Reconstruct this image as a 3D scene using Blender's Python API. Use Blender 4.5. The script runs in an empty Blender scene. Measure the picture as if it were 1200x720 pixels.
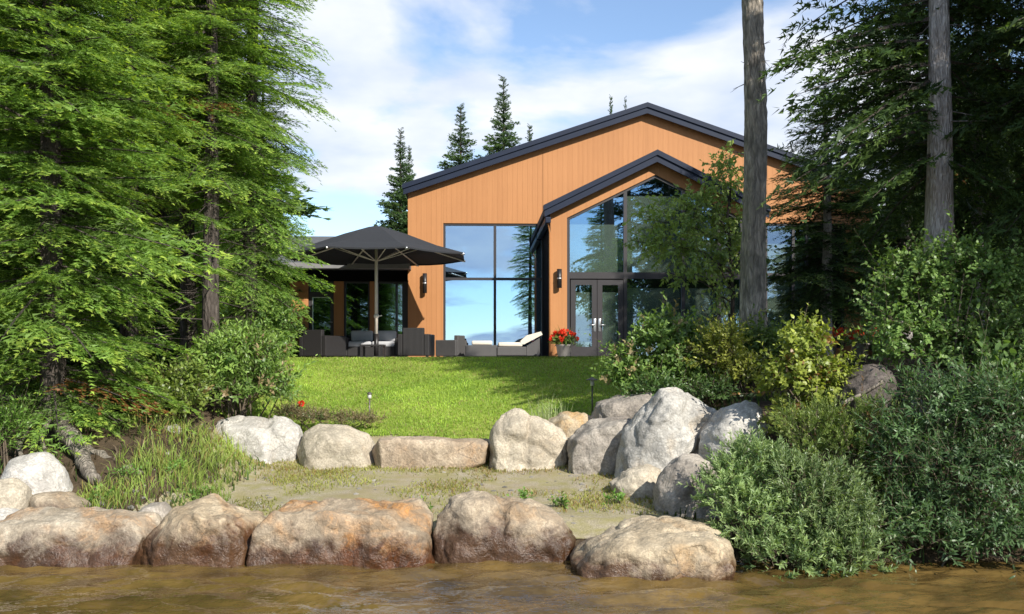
import bpy, bmesh, math, random
import numpy as np
from mathutils import Vector, Matrix, noise

# ------------------------------------------------------------------ camera, world, sun, exposure
SC = bpy.context.scene
COL = SC.collection
F, U0, V0, EYE = 1167.0, 600.0, 420.0, 1.90      # focal length in photo pixels, horizon row, eye height over the lake
cam_d = bpy.data.cameras.new('camera')
cam = bpy.data.objects.new('camera', cam_d)
COL.objects.link(cam)
cam.location = (0, 0, EYE)
cam.rotation_euler = (math.radians(90), 0, 0)
cam_d.sensor_width = 36
cam_d.lens = 36 * F / 1200
cam_d.shift_y = 0.05
cam_d.clip_end = 3000
SC.camera = cam

SUN_EL, SUN_AZ = math.radians(34), math.radians(35)       # azimuth: to the right of straight behind the camera
sun_dir = Vector((math.sin(SUN_AZ) * math.cos(SUN_EL), -math.cos(SUN_AZ) * math.cos(SUN_EL), math.sin(SUN_EL)))
sun_d = bpy.data.lights.new('sun', 'SUN')
sun_d.energy = 4.6
sun_d.angle = math.radians(0.53)
sun_d.color = (1.0, 0.95, 0.86)
sun = bpy.data.objects.new('sun', sun_d)
COL.objects.link(sun)
sun.rotation_euler = sun_dir.to_track_quat('Z', 'Y').to_euler()

W = bpy.data.worlds.new('World')
SC.world = W
W.use_nodes = True
wn, wl = W.node_tree.nodes, W.node_tree.links
wn.clear()


def wnode(t, **k):
    n = wn.new(t)
    for a, b in k.items():
        setattr(n, a, b)
    return n


w_out = wnode('ShaderNodeOutputWorld')
w_bg = wnode('ShaderNodeBackground')
w_bg.inputs['Strength'].default_value = 0.117
sky = wnode('ShaderNodeTexSky')
sky.sky_type = 'NISHITA'
sky.sun_disc = False
sky.sun_elevation = SUN_EL
sky.sun_rotation = math.pi - SUN_AZ
sky.altitude = 300
sky.air_density = 0.9
sky.dust_density = 0.0
sky.ozone_density = 1.8
tc = wnode('ShaderNodeTexCoord')
sep = wnode('ShaderNodeSeparateXYZ')
wl.new(tc.outputs['Generated'], sep.inputs[0])
addz = wnode('ShaderNodeMath', operation='ADD'); addz.inputs[1].default_value = 0.22
wl.new(sep.outputs['Z'], addz.inputs[0])
mx = wnode('ShaderNodeMath', operation='MAXIMUM'); mx.inputs[1].default_value = 0.05
wl.new(addz.outputs[0], mx.inputs[0])
dx = wnode('ShaderNodeMath', operation='DIVIDE'); dy = wnode('ShaderNodeMath', operation='DIVIDE')
wl.new(sep.outputs['X'], dx.inputs[0]); wl.new(mx.outputs[0], dx.inputs[1])
wl.new(sep.outputs['Y'], dy.inputs[0]); wl.new(mx.outputs[0], dy.inputs[1])
cmb = wnode('ShaderNodeCombineXYZ')
wl.new(dx.outputs[0], cmb.inputs[0]); wl.new(dy.outputs[0], cmb.inputs[1])
CLOUD_SHIFT = (12.4, 1.3, 0.0)
mp = wnode('ShaderNodeMapping'); mp.inputs['Location'].default_value = CLOUD_SHIFT
wl.new(cmb.outputs[0], mp.inputs['Vector'])
cn = wnode('ShaderNodeTexNoise'); cn.inputs['Scale'].default_value = 1.3; cn.inputs['Detail'].default_value = 9
cn.inputs['Roughness'].default_value = 0.52; cn.inputs['Distortion'].default_value = 0.25
wl.new(mp.outputs[0], cn.inputs['Vector'])
cr = wnode('ShaderNodeValToRGB')
cr.color_ramp.elements[0].position = 0.475; cr.color_ramp.elements[1].position = 0.565
cr.color_ramp.elements[0].color = (0.02, 0.02, 0.02, 1); cr.color_ramp.elements[1].color = (0.95, 0.95, 0.95, 1)
wl.new(cn.outputs['Fac'], cr.inputs['Fac'])
cn2 = wnode('ShaderNodeTexNoise'); cn2.inputs['Scale'].default_value = 3.0; cn2.inputs['Detail'].default_value = 6
wl.new(mp.outputs[0], cn2.inputs['Vector'])
cc = wnode('ShaderNodeValToRGB')
cc.color_ramp.elements[0].position = 0.36; cc.color_ramp.elements[1].position = 0.62
cc.color_ramp.elements[0].color = (3.4, 3.9, 4.9, 1); cc.color_ramp.elements[1].color = (5.0, 5.15, 5.45, 1)
wl.new(cn2.outputs['Fac'], cc.inputs['Fac'])
wmix = wnode('ShaderNodeMixRGB')
wl.new(cr.outputs['Color'], wmix.inputs['Fac'])
wl.new(sky.outputs['Color'], wmix.inputs['Color1'])
wl.new(cc.outputs['Color'], wmix.inputs['Color2'])
wl.new(wmix.outputs[0], w_bg.inputs['Color'])
wl.new(w_bg.outputs[0], w_out.inputs['Surface'])

SC.view_settings.view_transform = 'Standard'
SC.view_settings.look = 'None'
SC.view_settings.exposure = 0.82
SC.view_settings.gamma = 1.0
SC.render.engine = 'CYCLES'
SC.cycles.max_bounces = 6
SC.cycles.transparent_max_bounces = 8
SC.cycles.use_denoising = True

# ------------------------------------------------------------------ helpers
def px(u, v, Y):
    """A pixel of the photograph at depth Y as a point in the place."""
    return Vector(((u - U0) / F * Y, Y, EYE - (v - V0) / F * Y))


def tag(o, label=None, cat=None, group=None, kind=None):
    if label: o['label'] = label
    if cat: o['category'] = cat
    if group: o['group'] = group
    if kind: o['kind'] = kind
    return o


def empty(name, loc=(0, 0, 0), rz=0.0):
    o = bpy.data.objects.new(name, None)
    o.location = loc
    o.rotation_euler = (0, 0, rz)
    o.empty_display_size = 0.2
    COL.objects.link(o)
    return o


def link(name, me, parent=None, loc=None):
    o = bpy.data.objects.new(name, me)
    COL.objects.link(o)
    if parent: o.parent = parent
    if loc is not None: o.location = loc
    return o


def mesh_np(name, V, T, mats, col=None, mat_idx=None, smooth=False):
    """numpy verts (n,3) + tris or quads (m,k) -> mesh data; col is (n,3) linear, stored as attribute Col."""
    me = bpy.data.meshes.new(name)
    V = np.ascontiguousarray(V, dtype=np.float32)
    T = np.ascontiguousarray(T, dtype=np.int32)
    m, k = T.shape
    me.vertices.add(len(V)); me.vertices.foreach_set('co', V.ravel())
    me.loops.add(m * k); me.loops.foreach_set('vertex_index', T.ravel())
    me.polygons.add(m)
    me.polygons.foreach_set('loop_start', np.arange(0, m * k, k, dtype=np.int32))
    me.polygons.foreach_set('loop_total', np.full(m, k, dtype=np.int32))
    if mat_idx is not None:
        me.polygons.foreach_set('material_index', np.ascontiguousarray(mat_idx, dtype=np.int32))
    me.polygons.foreach_set('use_smooth', np.full(m, smooth, dtype=bool))
    for mt in mats: me.materials.append(mt)
    if col is not None:
        a = me.attributes.new('Col', 'FLOAT_COLOR', 'POINT')
        c = np.ones((len(V), 4), dtype=np.float32); c[:, :3] = col
        a.data.foreach_set('color', c.ravel())
    me.update(calc_edges=True)
    me.validate()
    return me


class MB:
    """Collects boxes, prisms, tubes into one mesh."""
    def __init__(s):
        s.bm = bmesh.new()

    def box(s, a, b, bev=0.0):
        x0, y0, z0 = (min(p, q) for p, q in zip(a, b)); x1, y1, z1 = (max(p, q) for p, q in zip(a, b))
        vs = [s.bm.verts.new(p) for p in ((x0, y0, z0), (x1, y0, z0), (x1, y1, z0), (x0, y1, z0), (x0, y0, z1), (x1, y0, z1), (x1, y1, z1), (x0, y1, z1))]
        fs = [s.bm.faces.new([vs[i] for i in q]) for q in ((0, 3, 2, 1), (4, 5, 6, 7), (0, 1, 5, 4), (1, 2, 6, 5), (2, 3, 7, 6), (3, 0, 4, 7))]
        if bev:
            es = list({e for f in fs for e in f.edges})
            bmesh.ops.bevel(s.bm, geom=es, offset=bev, segments=2, affect='EDGES', profile=0.5)
        return s

    def prism(s, poly, y0, y1):
        """polygon [(x,z)] extruded along y."""
        a = [s.bm.verts.new((x, y0, z)) for x, z in poly]
        b = [s.bm.verts.new((x, y1, z)) for x, z in poly]
        s.bm.faces.new(a); s.bm.faces.new(b[::-1])
        n = len(poly)
        for i in range(n):
            s.bm.faces.new((a[i], b[i], b[(i + 1) % n], a[(i + 1) % n]))
        return s

    def tube(s, path, r, n=8, cap=True):
        path = [Vector(p) for p in path]
        rr = r if isinstance(r, (list, tuple)) else [r] * len(path)
        rings = []
        for i, p in enumerate(path):
            t = (path[min(i + 1, len(path) - 1)] - path[max(i - 1, 0)]).normalized()
            a = Vector((0, 0, 1)) if abs(t.z) < 0.9 else Vector((1, 0, 0))
            e1 = t.cross(a).normalized(); e2 = t.cross(e1)
            rings.append([s.bm.verts.new(p + (e1 * math.cos(2 * math.pi * k / n) + e2 * math.sin(2 * math.pi * k / n)) * rr[i]) for k in range(n)])
        for a, b in zip(rings, rings[1:]):
            for k in range(n):
                s.bm.faces.new((a[k], a[(k + 1) % n], b[(k + 1) % n], b[k]))
        if cap:
            s.bm.faces.new(rings[0][::-1]); s.bm.faces.new(rings[-1])
        return s

    def lathe(s, prof, n=20, c=(0, 0)):
        rings = [[s.bm.verts.new((c[0] + r * math.cos(2 * math.pi * k / n), c[1] + r * math.sin(2 * math.pi * k / n), z)) for k in range(n)] for r, z in prof]
        for a, b in zip(rings, rings[1:]):
            for k in range(n):
                s.bm.faces.new((a[k], a[(k + 1) % n], b[(k + 1) % n], b[k]))
        s.bm.faces.new(rings[0][::-1]); s.bm.faces.new(rings[-1])
        return s

    def data(s, name, mat, smooth=False):
        bmesh.ops.recalc_face_normals(s.bm, faces=s.bm.faces[:])
        me = bpy.data.meshes.new(name)
        s.bm.to_mesh(me); s.bm.free()
        me.materials.append(mat)
        if smooth:
            for p in me.polygons: p.use_smooth = True
        return me

    def build(s, name, mat, parent=None, smooth=False, loc=None):
        return link(name, s.data(name, mat, smooth), parent, loc)


def copy_tree(o, parent=None):
    c = o.copy()
    COL.objects.link(c)
    if parent: c.parent = parent
    for ch in list(o.children): copy_tree(ch, c)
    return c


# ------------------------------------------------------------------ materials
def new_mat(name):
    m = bpy.data.materials.new(name)
    m.use_nodes = True
    nt = m.node_tree
    b = nt.nodes['Principled BSDF']
    return m, nt, b, nt.nodes['Material Output']


def N(nt, t, **k):
    n = nt.nodes.new(t)
    for a, b in k.items():
        if a.startswith('i_'):
            key = a[2:].replace('_', ' ')
            n.inputs[key].default_value = b
        else:
            setattr(n, a, b)
    return n


def ramp(nt, fac, stops):
    r = nt.nodes.new('ShaderNodeValToRGB')
    e = r.color_ramp.elements
    while len(e) < len(stops): e.new(0.5)
    for el, (p, c) in zip(e, stops):
        el.position = p; el.color = (*c, 1) if len(c) == 3 else c
    nt.links.new(fac, r.inputs['Fac'])
    return r.outputs['Color']


def noise_tex(nt, scale, detail=6, rough=0.55, vec=None, dist=0.0):
    n = N(nt, 'ShaderNodeTexNoise', i_Scale=scale, i_Detail=detail, i_Roughness=rough, i_Distortion=dist)
    if vec is not None: nt.links.new(vec, n.inputs['Vector'])
    return n.outputs['Fac']


def bump(nt, b, h, strength, dist=0.02):
    n = N(nt, 'ShaderNodeBump', i_Strength=strength, i_Distance=dist)
    nt.links.new(h, n.inputs['Height'])
    nt.links.new(n.outputs['Normal'], b.inputs['Normal'])


def mixc(nt, fac, a, b, mode='MIX'):
    m = nt.nodes.new('ShaderNodeMixRGB'); m.blend_type = mode
    for s, v in ((m.inputs['Fac'], fac), (m.inputs['Color1'], a), (m.inputs['Color2'], b)):
        if isinstance(v, (int, float)): s.default_value = v
        elif isinstance(v, tuple): s.default_value = (*v, 1)
        else: nt.links.new(v, s)
    return m.outputs['Color']


def plain(name, col, rough=0.5, metal=0.0, var=0.12, scale=8.0, bstr=0.0, spec=0.5):
    """A surface of one colour with slight mottling, so that nothing is perfectly even."""
    m, nt, b, o = new_mat(name)
    t = N(nt, 'ShaderNodeTexCoord')
    n = noise_tex(nt, scale, 5, 0.6, t.outputs['Object'])
    lo = tuple(max(0, c * (1 - var)) for c in col); hi = tuple(min(1, c * (1 + var)) for c in col)
    nt.links.new(ramp(nt, n, [(0.3, lo), (0.7, hi)]), b.inputs['Base Color'])
    b.inputs['Roughness'].default_value = rough
    b.inputs['Metallic'].default_value = metal
    b.inputs['Specular IOR Level'].default_value = spec
    if bstr: bump(nt, b, n, bstr)
    return m


def leaf_mat(name, trans=0.35, rough=0.5, spec=0.35, tint=(1, 1, 1)):
    """Leaves and needles: colour from the attribute Col, some light passes through."""
    m, nt, b, o = new_mat(name)
    at = N(nt, 'ShaderNodeAttribute', attribute_name='Col')
    c = mixc(nt, 1.0, at.outputs['Color'], tint, 'MULTIPLY')
    nt.links.new(c, b.inputs['Base Color'])
    b.inputs['Roughness'].default_value = rough
    b.inputs['Specular IOR Level'].default_value = spec
    tr = N(nt, 'ShaderNodeBsdfTranslucent')
    tcx = mixc(nt, 1.0, c, (1.25, 1.3, 0.55), 'MULTIPLY')
    nt.links.new(tcx, tr.inputs['Color'])
    mx_ = N(nt, 'ShaderNodeMixShader'); mx_.inputs['Fac'].default_value = trans
    nt.links.new(b.outputs[0], mx_.inputs[1]); nt.links.new(tr.outputs[0], mx_.inputs[2])
    nt.links.new(mx_.outputs[0], o.inputs['Surface'])
    return m


def bark_mat(name, dark, light, scale=1.0, moss=None):
    m, nt, b, o = new_mat(name)
    t = N(nt, 'ShaderNodeTexCoord')
    mpv = N(nt, 'ShaderNodeMapping'); mpv.inputs['Scale'].default_value = (11 * scale, 11 * scale, 2.6 * scale)
    nt.links.new(t.outputs['Object'], mpv.inputs['Vector'])
    n1 = noise_tex(nt, 1.6, 8, 0.65, mpv.outputs[0], 0.6)
    vo = N(nt, 'ShaderNodeTexVoronoi', i_Scale=1.9); vo.feature = 'DISTANCE_TO_EDGE'
    nz = N(nt, 'ShaderNodeTexNoise', i_Scale=0.9, i_Detail=4.0); nt.links.new(mpv.outputs[0], nz.inputs['Vector'])
    vm = N(nt, 'ShaderNodeMixRGB'); vm.inputs['Fac'].default_value = 0.35
    nt.links.new(mpv.outputs[0], vm.inputs['Color1']); nt.links.new(nz.outputs['Color'], vm.inputs['Color2'])
    vm.blend_type = 'ADD'
    nt.links.new(vm.outputs[0], vo.inputs['Vector'])
    n2 = noise_tex(nt, 1.3, 4, 0.5, t.outputs['Object'])
    c = ramp(nt, n1, [(0.32, dark), (0.68, light)])
    c = mixc(nt, ramp(nt, vo.outputs['Distance'], [(0.02, (0.38, 0.38, 0.38)), (0.16, (0, 0, 0))]), c, tuple(x * .6 for x in dark))
    c = mixc(nt, ramp(nt, n2, [(0.42, (0, 0, 0)), (0.62, (1, 1, 1))]), c, mixc(nt, 0.55, c, moss or tuple(x * 0.6 for x in light)))
    nt.links.new(c, b.inputs['Base Color'])
    b.inputs['Roughness'].default_value = 0.85
    b.inputs['Specular IOR Level'].default_value = 0.2
    h = N(nt, 'ShaderNodeMath', operation='ADD')
    nt.links.new(n1, h.inputs[0])
    mh = N(nt, 'ShaderNodeMath', operation='MULTIPLY'); mh.inputs[1].default_value = 1.6
    nt.links.new(vo.outputs['Distance'], mh.inputs[0]); nt.links.new(mh.outputs[0], h.inputs[1])
    bump(nt, b, h.outputs[0], 0.9, 0.03)
    return m


def rock_mat(name, base, light, stain, stain_amt=0.4, dark=(0.06, 0.055, 0.05), scale=1.0, wet=None):
    """Granite with lichen mottling, iron stains, and (for shore stones) the wet waterline."""
    m, nt, b, o = new_mat(name)
    t = N(nt, 'ShaderNodeTexCoord')
    g = N(nt, 'ShaderNodeNewGeometry')
    P = g.outputs['Position']
    n1 = noise_tex(nt, 2.2 * scale, 8, 0.6, P, 0.4)
    n2 = noise_tex(nt, 1.5 * scale, 5, 0.55, t.outputs['Object'], 0.8)
    n3 = noise_tex(nt, 38, 3, 0.6, P)
    n4 = noise_tex(nt, 7 * scale, 6, 0.7, P, 0.3)
    c = ramp(nt, n1, [(0.34, base), (0.64, light)])
    c = mixc(nt, ramp(nt, n2, [(0.60 - 0.3 * stain_amt, (0, 0, 0)), (0.80 - 0.25 * stain_amt, (1, 1, 1))]), c, mixc(nt, n4, stain, tuple(x * 0.7 for x in stain)))
    wv = N(nt, 'ShaderNodeMixRGB'); wv.blend_type = 'ADD'; wv.inputs['Fac'].default_value = 0.22
    wz = N(nt, 'ShaderNodeTexNoise', i_Scale=3.0, i_Detail=5.0); nt.links.new(P, wz.inputs['Vector'])
    nt.links.new(P, wv.inputs['Color1']); nt.links.new(wz.outputs['Color'], wv.inputs['Color2'])
    ck = N(nt, 'ShaderNodeTexVoronoi', i_Scale=2.6); ck.feature = 'DISTANCE_TO_EDGE'; nt.links.new(wv.outputs[0], ck.inputs['Vector'])
    crack = ramp(nt, ck.outputs['Distance'], [(0.0, (1, 1, 1)), (0.02, (0, 0, 0))])
    cm_ = mixc(nt, 1.0, crack, ramp(nt, n2, [(0.45, (0, 0, 0)), (0.6, (0.7, 0.7, 0.7))]), 'MULTIPLY')
    c = mixc(nt, cm_, c, tuple(x * 0.6 for x in dark))
    n6 = noise_tex(nt, 110, 2, 0.7, P)
    c = mixc(nt, ramp(nt, n6, [(0.60, (0, 0, 0)), (0.70, (0.55, 0.55, 0.55))]), c, tuple(x * 0.5 for x in base))
    c = mixc(nt, ramp(nt, n4, [(0.60, (0, 0, 0)), (0.74, (0.75, 0.75, 0.75))]), c, dark)
    c = mixc(nt, 0.45, c, ramp(nt, n3, [(0.38, (0.30, 0.29, 0.28)), (0.62, (1.0, 1.0, 1.0))]), 'MULTIPLY')
    n5 = noise_tex(nt, 3.2, 9, 0.72, t.outputs['Object'], 1.4)
    c = mixc(nt, ramp(nt, n5, [(0.44, (0.65, 0.65, 0.65)), (0.50, (0, 0, 0)), (0.545, (0.0, 0.0, 0.0)), (0.62, (0.5, 0.5, 0.5))]), c, mixc(nt, n1, tuple(x * 0.45 for x in base), tuple(x * 0.62 for x in light)))
    rough = 0.8
    if wet is not None:
        sp = N(nt, 'ShaderNodeSeparateXYZ'); nt.links.new(P, sp.inputs[0])
        wn_ = noise_tex(nt, 2.6, 8, 0.7, P, 0.6)
        mm = N(nt, 'ShaderNodeMath', operation='MULTIPLY_ADD'); mm.inputs[1].default_value = 0.9; mm.inputs[2].default_value = -0.45
        nt.links.new(wn_, mm.inputs[0])
        ad = N(nt, 'ShaderNodeMath', operation='ADD'); nt.links.new(sp.outputs['Z'], ad.inputs[0]); nt.links.new(mm.outputs[0], ad.inputs[1])
        mr = N(nt, 'ShaderNodeMapRange'); mr.inputs['From Min'].default_value = wet + 0.14; mr.inputs['From Max'].default_value = wet - 0.06
        nt.links.new(ad.outputs[0], mr.inputs['Value'])
        wc = mixc(nt, 1.0, c, mixc(nt, n4, (0.30, 0.19, 0.12), (0.16, 0.125, 0.135)), 'MULTIPLY')
        c = mixc(nt, mr.outputs[0], c, wc)
        rr = N(nt, 'ShaderNodeMapRange'); rr.inputs['To Min'].default_value = 0.8; rr.inputs['To Max'].default_value = 0.28
        nt.links.new(mr.outputs[0], rr.inputs['Value']); nt.links.new(rr.outputs[0], b.inputs['Roughness'])
    else:
        b.inputs['Roughness'].default_value = rough
    nt.links.new(c, b.inputs['Base Color'])
    b.inputs['Specular IOR Level'].default_value = 0.35
    hh = N(nt, 'ShaderNodeMath', operation='MULTIPLY_ADD'); hh.inputs[1].default_value = 0.25
    nt.links.new(n3, hh.inputs[0]); nt.links.new(n4, hh.inputs[2])
    bump(nt, b, hh.outputs[0], 0.8, 0.04)
    return m


M = {}
M['fir'] = leaf_mat('fir_needles', 0.48, 0.55, 0.3)
M['cedar'] = leaf_mat('cedar_scales', 0.30, 0.55, 0.3)
M['leaf'] = leaf_mat('broad_leaves', 0.38, 0.42, 0.45)
M['grass'] = leaf_mat('grass_blades', 0.40, 0.5, 0.3)
M['petal'] = leaf_mat('petals', 0.3, 0.6, 0.2)
M['bark_fir'] = bark_mat('fir_bark', (0.030, 0.024, 0.020), (0.12, 0.10, 0.085))
M['bark_grey'] = bark_mat('grey_bark', (0.10, 0.088, 0.075), (0.56, 0.49, 0.40), 0.8, (0.15, 0.14, 0.11))
M['bark_cedar'] = bark_mat('cedar_bark', (0.17, 0.155, 0.145), (0.66, 0.62, 0.59), 1.3, (0.25, 0.20, 0.16))
M['twig'] = plain('twig_wood', (0.10, 0.075, 0.05), 0.8, 0, 0.3)
M['root'] = bark_mat('weathered_root', (0.06, 0.05, 0.04), (0.32, 0.28, 0.23), 1.0)
# ------------------------------------------------------------------ terrain
def sstep(a, b, x):
    t = np.clip((np.asarray(x, float) - a) / (b - a), 0, 1)
    return t * t * (3 - 2 * t)


def prof(pts, y):
    return np.interp(y, [p[0] for p in pts], [p[1] for p in pts])


P_MID = [(-900, -4), (5, -1.3), (8.6, -0.42), (9.5, 0.10), (10.1, 0.25), (13.2, 0.47), (13.9, 0.78), (17.5, 1.33), (21, 1.87), (45, 1.87), (90, 3.5), (400, 30)]
P_LEFT = [(-900, -4), (5, -1.3), (8.7, -0.4), (9.5, 0.10), (10.3, 0.26), (11.6, 0.86), (13, 1.2), (16, 1.45), (21, 1.87), (45, 1.87), (90, 4), (400, 30)]
P_RIGHT = [(-900, -4), (4.5, -1.2), (8.6, -0.35), (9.5, 0.10), (10.3, 0.55), (12, 1.1), (15, 1.55), (21, 1.87), (45, 1.87), (90, 4), (400, 30)]


def bumps(x, y):
    return 0.5 * np.sin(1.7 * x + 0.6 * y + 1.0) * np.sin(0.9 * y - 0.7 * x) + 0.3 * np.sin(3.9 * x - 1.3 * y) * np.sin(3.1 * y + 0.8 * x + 2) + 0.2 * np.sin(8.3 * x + 2.2 * y) * np.sin(7.1 * y - 3 * x)


def ground_z(x, y):
    x = np.asarray(x, float); y = np.asarray(y, float)
    wl_ = sstep(-3.0, -4.6, x) if False else 1 - sstep(-4.7, -3.1, x)
    wr_ = sstep(1.9, 3.1, x)
    yr = y + np.clip((x - 4.8) * 2.4, 0, 7)
    z = prof(P_MID, y) * (1 - wl_ - wr_) + prof(P_LEFT, y) * wl_ + prof(P_RIGHT, yr) * wr_
    amp = 0.03 + 0.05 * np.maximum(wl_, wr_) * (1 - sstep(17, 21, y))
    amp = amp * (1 - sstep(19.5, 21, y)) + 0.0
    return z + bumps(x, y) * amp


def gz(x, y):
    return float(ground_z(x, y))


def grid_sheet(name, xs, ys, zf, keep=None, off=0.0, mat=None, smooth=True):
    X, Y = np.meshgrid(xs, ys)
    Z = zf(X, Y) + off
    V = np.stack([X.ravel(), Y.ravel(), Z.ravel()], 1)
    nx, ny = len(xs), len(ys)
    i, j = np.meshgrid(np.arange(nx - 1), np.arange(ny - 1))
    a = (j * nx + i).ravel()
    Q = np.stack([a, a + 1, a + nx + 1, a + nx], 1)
    if keep is not None:
        cx = V[Q].mean(1)
        Q = Q[keep(cx[:, 0], cx[:, 1])]
        used = np.unique(Q)
        mp_ = np.zeros(len(V), int); mp_[used] = np.arange(len(used))
        V = V[used]; Q = mp_[Q]
    return link(name, mesh_np(name, V, Q, [mat], smooth=smooth))


def span(*parts):
    out = [np.linspace(a, b, n, endpoint=False) for a, b, n in parts]
    return np.concatenate(out + [[parts[-1][1]]])


def soil_mat():
    m, nt, b, o = new_mat('forest_soil')
    g = N(nt, 'ShaderNodeNewGeometry')
    n1 = noise_tex(nt, 1.1, 7, 0.6, g.outputs['Position']); n2 = noise_tex(nt, 14, 6, 0.7, g.outputs['Position'])
    c = ramp(nt, n1, [(0.35, (0.035, 0.026, 0.018)), (0.6, (0.085, 0.062, 0.040))])
    c = mixc(nt, ramp(nt, n2, [(0.5, (0, 0, 0)), (0.7, (0.6, 0.6, 0.6))]), c, (0.14, 0.10, 0.06))
    nt.links.new(c, b.inputs['Base Color']); b.inputs['Roughness'].default_value = 0.95; b.inputs['Specular IOR Level'].default_value = 0.1
    bump(nt, b, n2, 0.8, 0.05)
    return m


def beach_mat():
    m, nt, b, o = new_mat('beach_gravel')
    g = N(nt, 'ShaderNodeNewGeometry')
    P = g.outputs['Position']
    n1 = noise_tex(nt, 0.9, 6, 0.6, P); n2 = noise_tex(nt, 55, 3, 0.7, P); n3 = noise_tex(nt, 3.5, 7, 0.65, P)
    c = ramp(nt, n2, [(0.30, (0.17, 0.145, 0.105)), (0.7, (0.46, 0.40, 0.30))])
    c = mixc(nt, ramp(nt, n3, [(0.38, (0, 0, 0)), (0.60, (0.9, 0.9, 0.9))]), c, (0.25, 0.225, 0.095))
    c = mixc(nt, ramp(nt, n1, [(0.5, (0, 0, 0)), (0.68, (0.6, 0.6, 0.6))]), c, (0.27, 0.21, 0.13))
    nt.links.new(c, b.inputs['Base Color']); b.inputs['Roughness'].default_value = 0.9; b.inputs['Specular IOR Level'].default_value = 0.15
    bump(nt, b, n2, 0.7, 0.02)
    return m


def lawn_mat():
    m, nt, b, o = new_mat('lawn_turf')
    g = N(nt, 'ShaderNodeNewGeometry')
    P = g.outputs['Position']
    n1 = noise_tex(nt, 0.8, 6, 0.6, P); n2 = noise_tex(nt, 40, 4, 0.7, P); n3 = noise_tex(nt, 4, 5, 0.6, P)
    c = ramp(nt, n1, [(0.40, (0.15, 0.26, 0.03)), (0.60, (0.30, 0.37, 0.07))])
    c = mixc(nt, ramp(nt, n3, [(0.5, (0, 0, 0)), (0.75, (0.5, 0.5, 0.5))]), c, (0.20, 0.23, 0.05))
    c = mixc(nt, 0.6, c, ramp(nt, n2, [(0.3, (0.5, 0.5, 0.5)), (0.7, (1.15, 1.15, 1.15))]), 'MULTIPLY')
    nt.links.new(c, b.inputs['Base Color']); b.inputs['Roughness'].default_value = 0.9; b.inputs['Specular IOR Level'].default_value = 0.1
    bump(nt, b, n2, 0.9, 0.03)
    return m


def water_mat():
    m, nt, b, o = new_mat('lake_water')
    g = N(nt, 'ShaderNodeNewGeometry')
    P = g.outputs['Position']
    n1 = noise_tex(nt, 0.7, 4, 0.5, P); n2 = noise_tex(nt, 2.2, 3, 0.5, P)
    c = ramp(nt, n1, [(0.35, (0.066, 0.042, 0.013)), (0.66, (0.150, 0.096, 0.030))])
    c = mixc(nt, ramp(nt, n2, [(0.45, (0, 0, 0)), (0.7, (0.6, 0.6, 0.6))]), c, (0.022, 0.016, 0.008))
    nt.links.new(c, b.inputs['Base Color'])
    b.inputs['Roughness'].default_value = 0.03
    b.inputs['IOR'].default_value = 1.42
    mpv = N(nt, 'ShaderNodeMapping'); mpv.inputs['Scale'].default_value = (0.8, 1.3, 1.0)
    nt.links.new(P, mpv.inputs['Vector'])
    w1 = noise_tex(nt, 5.5, 1, 0.5, mpv.outputs[0]); w2 = noise_tex(nt, 19, 1, 0.5, mpv.outputs[0])
    mm = N(nt, 'ShaderNodeMath', operation='MULTIPLY_ADD'); mm.inputs[1].default_value = 0.5
    nt.links.new(w2, mm.inputs[0]); nt.links.new(w1, mm.inputs[2])
    bump(nt, b, mm.outputs[0], 0.5, 0.035)
    return m


def stone_patio_mat():
    return plain('patio_stone', (0.33, 0.31, 0.29), 0.85, 0, 0.2, 3.0, 0.2)


HX, HD = -0.03511, 27.6            # facade normal's lean, facade distance
nrm = Vector((HX, 1, 0)).normalized()
HROT = math.asin(-HX / math.sqrt(1 + HX * HX)) if False else math.atan(0.03511)
ex = Vector((nrm.y, -nrm.x, 0))
PATIO_Z = 1.885


def LAWN(x, y):
    left = -4.05 - 0.02 * (y - 14) - 0.14 * np.sin(y * 1.1)
    left = np.where(y > 17.5, -4.5 - 0.16 * (y - 17.5), left)
    right = 1.9 + 0.30 * (y - 14.0) + 0.15 * np.sin(y * 1.3)
    near = 13.95 + 0.12 * np.sin(x * 2.1)
    return (x > left) & (x < right) & (y > near) & (y < 21.32)


ground = grid_sheet('ground', span((-400, -40, 12), (-40, -9, 30), (-9, 9, 120), (9, 40, 30), (40, 400, 12)),
                    span((-20, 4, 8), (4, 22, 130), (22, 60, 30), (60, 420, 20)), ground_z, mat=soil_mat())
tag(ground, kind='structure')
beach = grid_sheet('gravel_beach', span((-4.4, 3.1, 90)), span((9.3, 14.1, 60)), ground_z,
                   keep=lambda x, y: (y > 9.62 + .06 * np.sin(5 * x)) & (x > -3.75 - 0.25 * np.sin(2 * y)) & (x < 2.2 + 0.2 * np.sin(1.7 * y)), off=0.012, mat=beach_mat())
tag(beach, kind='structure')
lawn = grid_sheet('lawn', span((-6, 5, 130)), span((13.5, 21.4, 90)), ground_z, keep=LAWN, off=0.022, mat=lawn_mat())
tag(lawn, kind='structure')
tag(MB().box((-9.5, 21.36, 1.5), (9.5, 42, PATIO_Z), 0.02).build('patio', stone_patio_mat()), kind='structure')


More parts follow.
